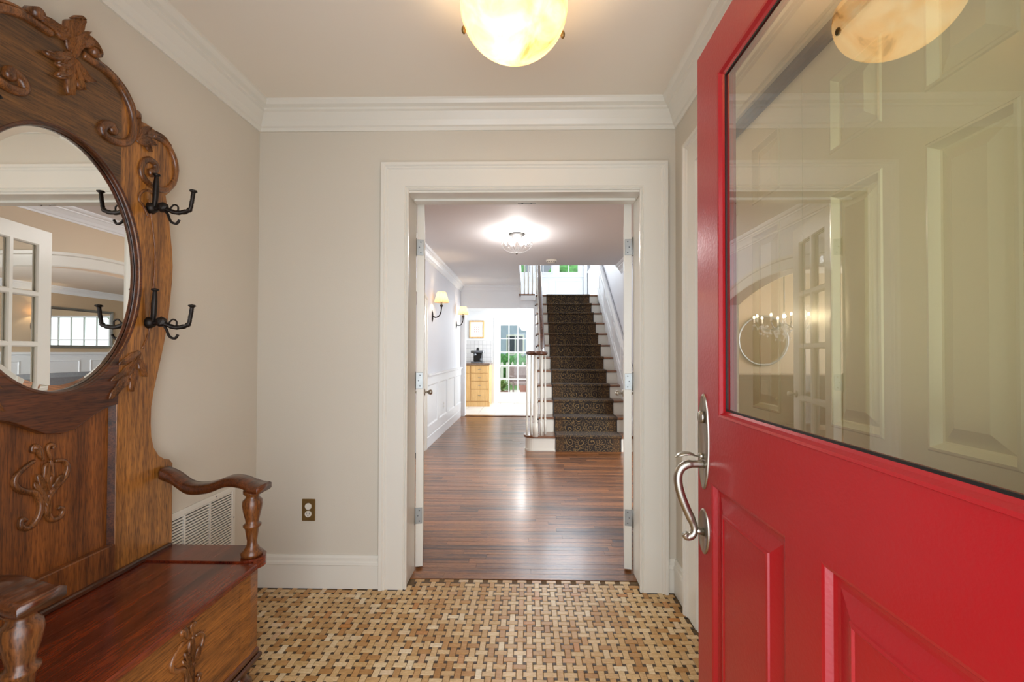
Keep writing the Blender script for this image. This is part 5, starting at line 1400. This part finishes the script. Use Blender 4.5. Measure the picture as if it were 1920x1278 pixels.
# ------------------------------------------------------------------ red entry door, open, with glazed upper half
rd = thing('entry_door', 'glossy red paneled entry door with large glass pane, standing open at the right', 'door', (0.5625, 0.325, 0.012), PI / 2)
W, H, T = 1.06, 2.145, 0.045
gl = (0.125, 0.907, 1.030, 2.007)
pn = [(0.119, 0.485, 0.20, 0.825), (0.597, 0.961, 0.20, 0.825)]
door_leaf(rd, W, H, T, pn, M['red'], lites=[gl], prof=[(0, 0), (0.006, -0.002), (0.014, -0.012), (0.022, -0.014), (0.030, -0.014), (0.066, -0.004), (0.068, 0.0), (0.074, 0.001), (0.078, -0.002)])
for s in (1, -1):
    MB().sweep([(gl[0], gl[2]), (gl[1], gl[2]), (gl[1], gl[3]), (gl[0], gl[3])], [(-0.004, s * T / 2), (-0.002, s * (T / 2 + 0.003)), (0.004, s * (T / 2 + 0.002)), (0.010, s * (T / 2 - 0.006)), (0.016, s * (T / 2 - 0.010)), (0.016, s * 0.006)], lambda a, b, d: (a, d, b), closed=True).build('glazing_molding', M['red'], rd)
MB().box(gl[0], gl[1], -0.009, 0.009, gl[2], gl[3]).build('glass_pane', M['door_glass'], rd)
MB().sweep([(gl[0] + 0.016, gl[2] + 0.016), (gl[1] - 0.016, gl[2] + 0.016), (gl[1] - 0.016, gl[3] - 0.016), (gl[0] + 0.016, gl[3] - 0.016)], [(0, 0.0125), (0.005, 0.0125), (0.005, 0.0095), (0, 0.0095)], lambda a, b, d: (a, d, b), closed=True).build('spacer_strip', M['black'], rd)
# handle set on the outer face (local +y looks to -X)
yh = T / 2
def oval_plate(name, cx, cz, a, b, t=0.006):
    n = 32; mb = MB(); vs = []
    for k, d in ((1.0, 0.0), (1.0, t * 0.6), (0.86, t), (0.80, t * 0.75)):
        for i in range(n): th_ = 2 * PI * i / n; vs.append((cx + a * k * math.cos(th_), yh + d, cz + b * (1 - (1 - k) * a / b) * math.sin(th_)))
    fs = [tuple(range(3 * n, 4 * n))]
    for r in range(3):
        for i in range(n): fs.append((r * n + i, r * n + (i + 1) % n, (r + 1) * n + (i + 1) % n, (r + 1) * n + i))
    return mb.add(vs, fs, True).build(name, M['nickel'], rd)
hx = 1.338 - 0.325
oval_plate('escutcheon', hx, 0.937, 0.038, 0.146)
oval_plate('lower_rose', hx, 0.664, 0.038, 0.068)
cyl = MB().lathe([(0.019, 0.004), (0.019, 0.012), (0.016, 0.015), (0.001, 0.015)], (hx, yh, 1.012), 20, 'Y').build('lock_cylinder', M['nickel'], rd)
MB().box(hx - 0.0015, hx + 0.0015, yh + 0.0148, yh + 0.0156, 1.003, 1.021).build('keyhole', M['black'], cyl)
MB().tube(catmull([(hx, yh + 0.004, 0.868), (hx, yh + 0.030, 0.868), (hx, yh + 0.052, 0.866), (hx, yh + 0.072, 0.852), (hx, yh + 0.080, 0.825), (hx, yh + 0.074, 0.785), (hx, yh + 0.058, 0.740), (hx, yh + 0.040, 0.700), (hx, yh + 0.030, 0.672), (hx, yh + 0.036, 0.652), (hx, yh + 0.052, 0.646), (hx, yh + 0.060, 0.656)], 5), [0.0115] * 8 + [0.0130] * 28 + [0.0115] * 14 + [0.011] * 6, 12).build('grip', M['nickel'], rd)
MB().tube([(hx, yh + 0.002, 0.662), (hx, yh + 0.032, 0.668)], [0.013, 0.008], 12).build('grip_base', M['nickel'], rd)
MB().tube([(hx, yh + 0.003, 0.892), (hx, yh + 0.016, 0.893)], 0.009, 12).build('thumb_boss', M['nickel'], rd)
MB().tube(catmull([(hx, yh + 0.012, 0.893), (hx, yh + 0.026, 0.893), (hx, yh + 0.044, 0.900), (hx, yh + 0.070, 0.898), (hx, yh + 0.088, 0.888)], 4), [0.006, 0.006, 0.006, 0.007, 0.008, 0.010, 0.013, 0.015, 0.017, 0.018, 0.018, 0.018, 0.017, 0.015, 0.012, 0.008, 0.004], 10, 0.28, up=(0, 0, 1)).build('thumb_latch', M['nickel'], rd)
MB().box(W, W + 0.002, -0.012, 0.012, 0.84, 0.95).build('latch_plate', M['nickel'], rd)
for zc in (0.22, 1.05, 1.9):
    MB().lathe([(0.004, zc - 0.055), (0.007, zc - 0.05), (0.007, zc + 0.05), (0.004, zc + 0.055)], (-0.004, -T / 2 - 0.006, 0), 10).build('hinge', M['steel'], rd)
MB().lathe([(0.006, 0), (0.006, 0.05), (0.011, 0.055), (0.011, 0.07)], (W - 0.05, -T / 2 - 0.07, 0.05), 10, 'Y').build('door_stop', M['white'], rd)

# ------------------------------------------------------------------ rebase: put each Empty at the foot of its thing
bpy.context.view_layer.update()
for t in [o for o in COL.objects if o.type == 'EMPTY' and o.parent is None and o.location.length < 1e-6]:
    pts = []
    def walk(o):
        for c in o.children:
            if c.type == 'MESH': pts.extend([c.matrix_world @ Vector(b) for b in c.bound_box])
            walk(c)
    walk(t)
    if not pts: continue
    lo = [min(p[i] for p in pts) for i in range(3)]; hi = [max(p[i] for p in pts) for i in range(3)]
    b = Vector(((lo[0] + hi[0]) / 2, (lo[1] + hi[1]) / 2, lo[2]))
    t.location = b
    for c in t.children: c.location -= b
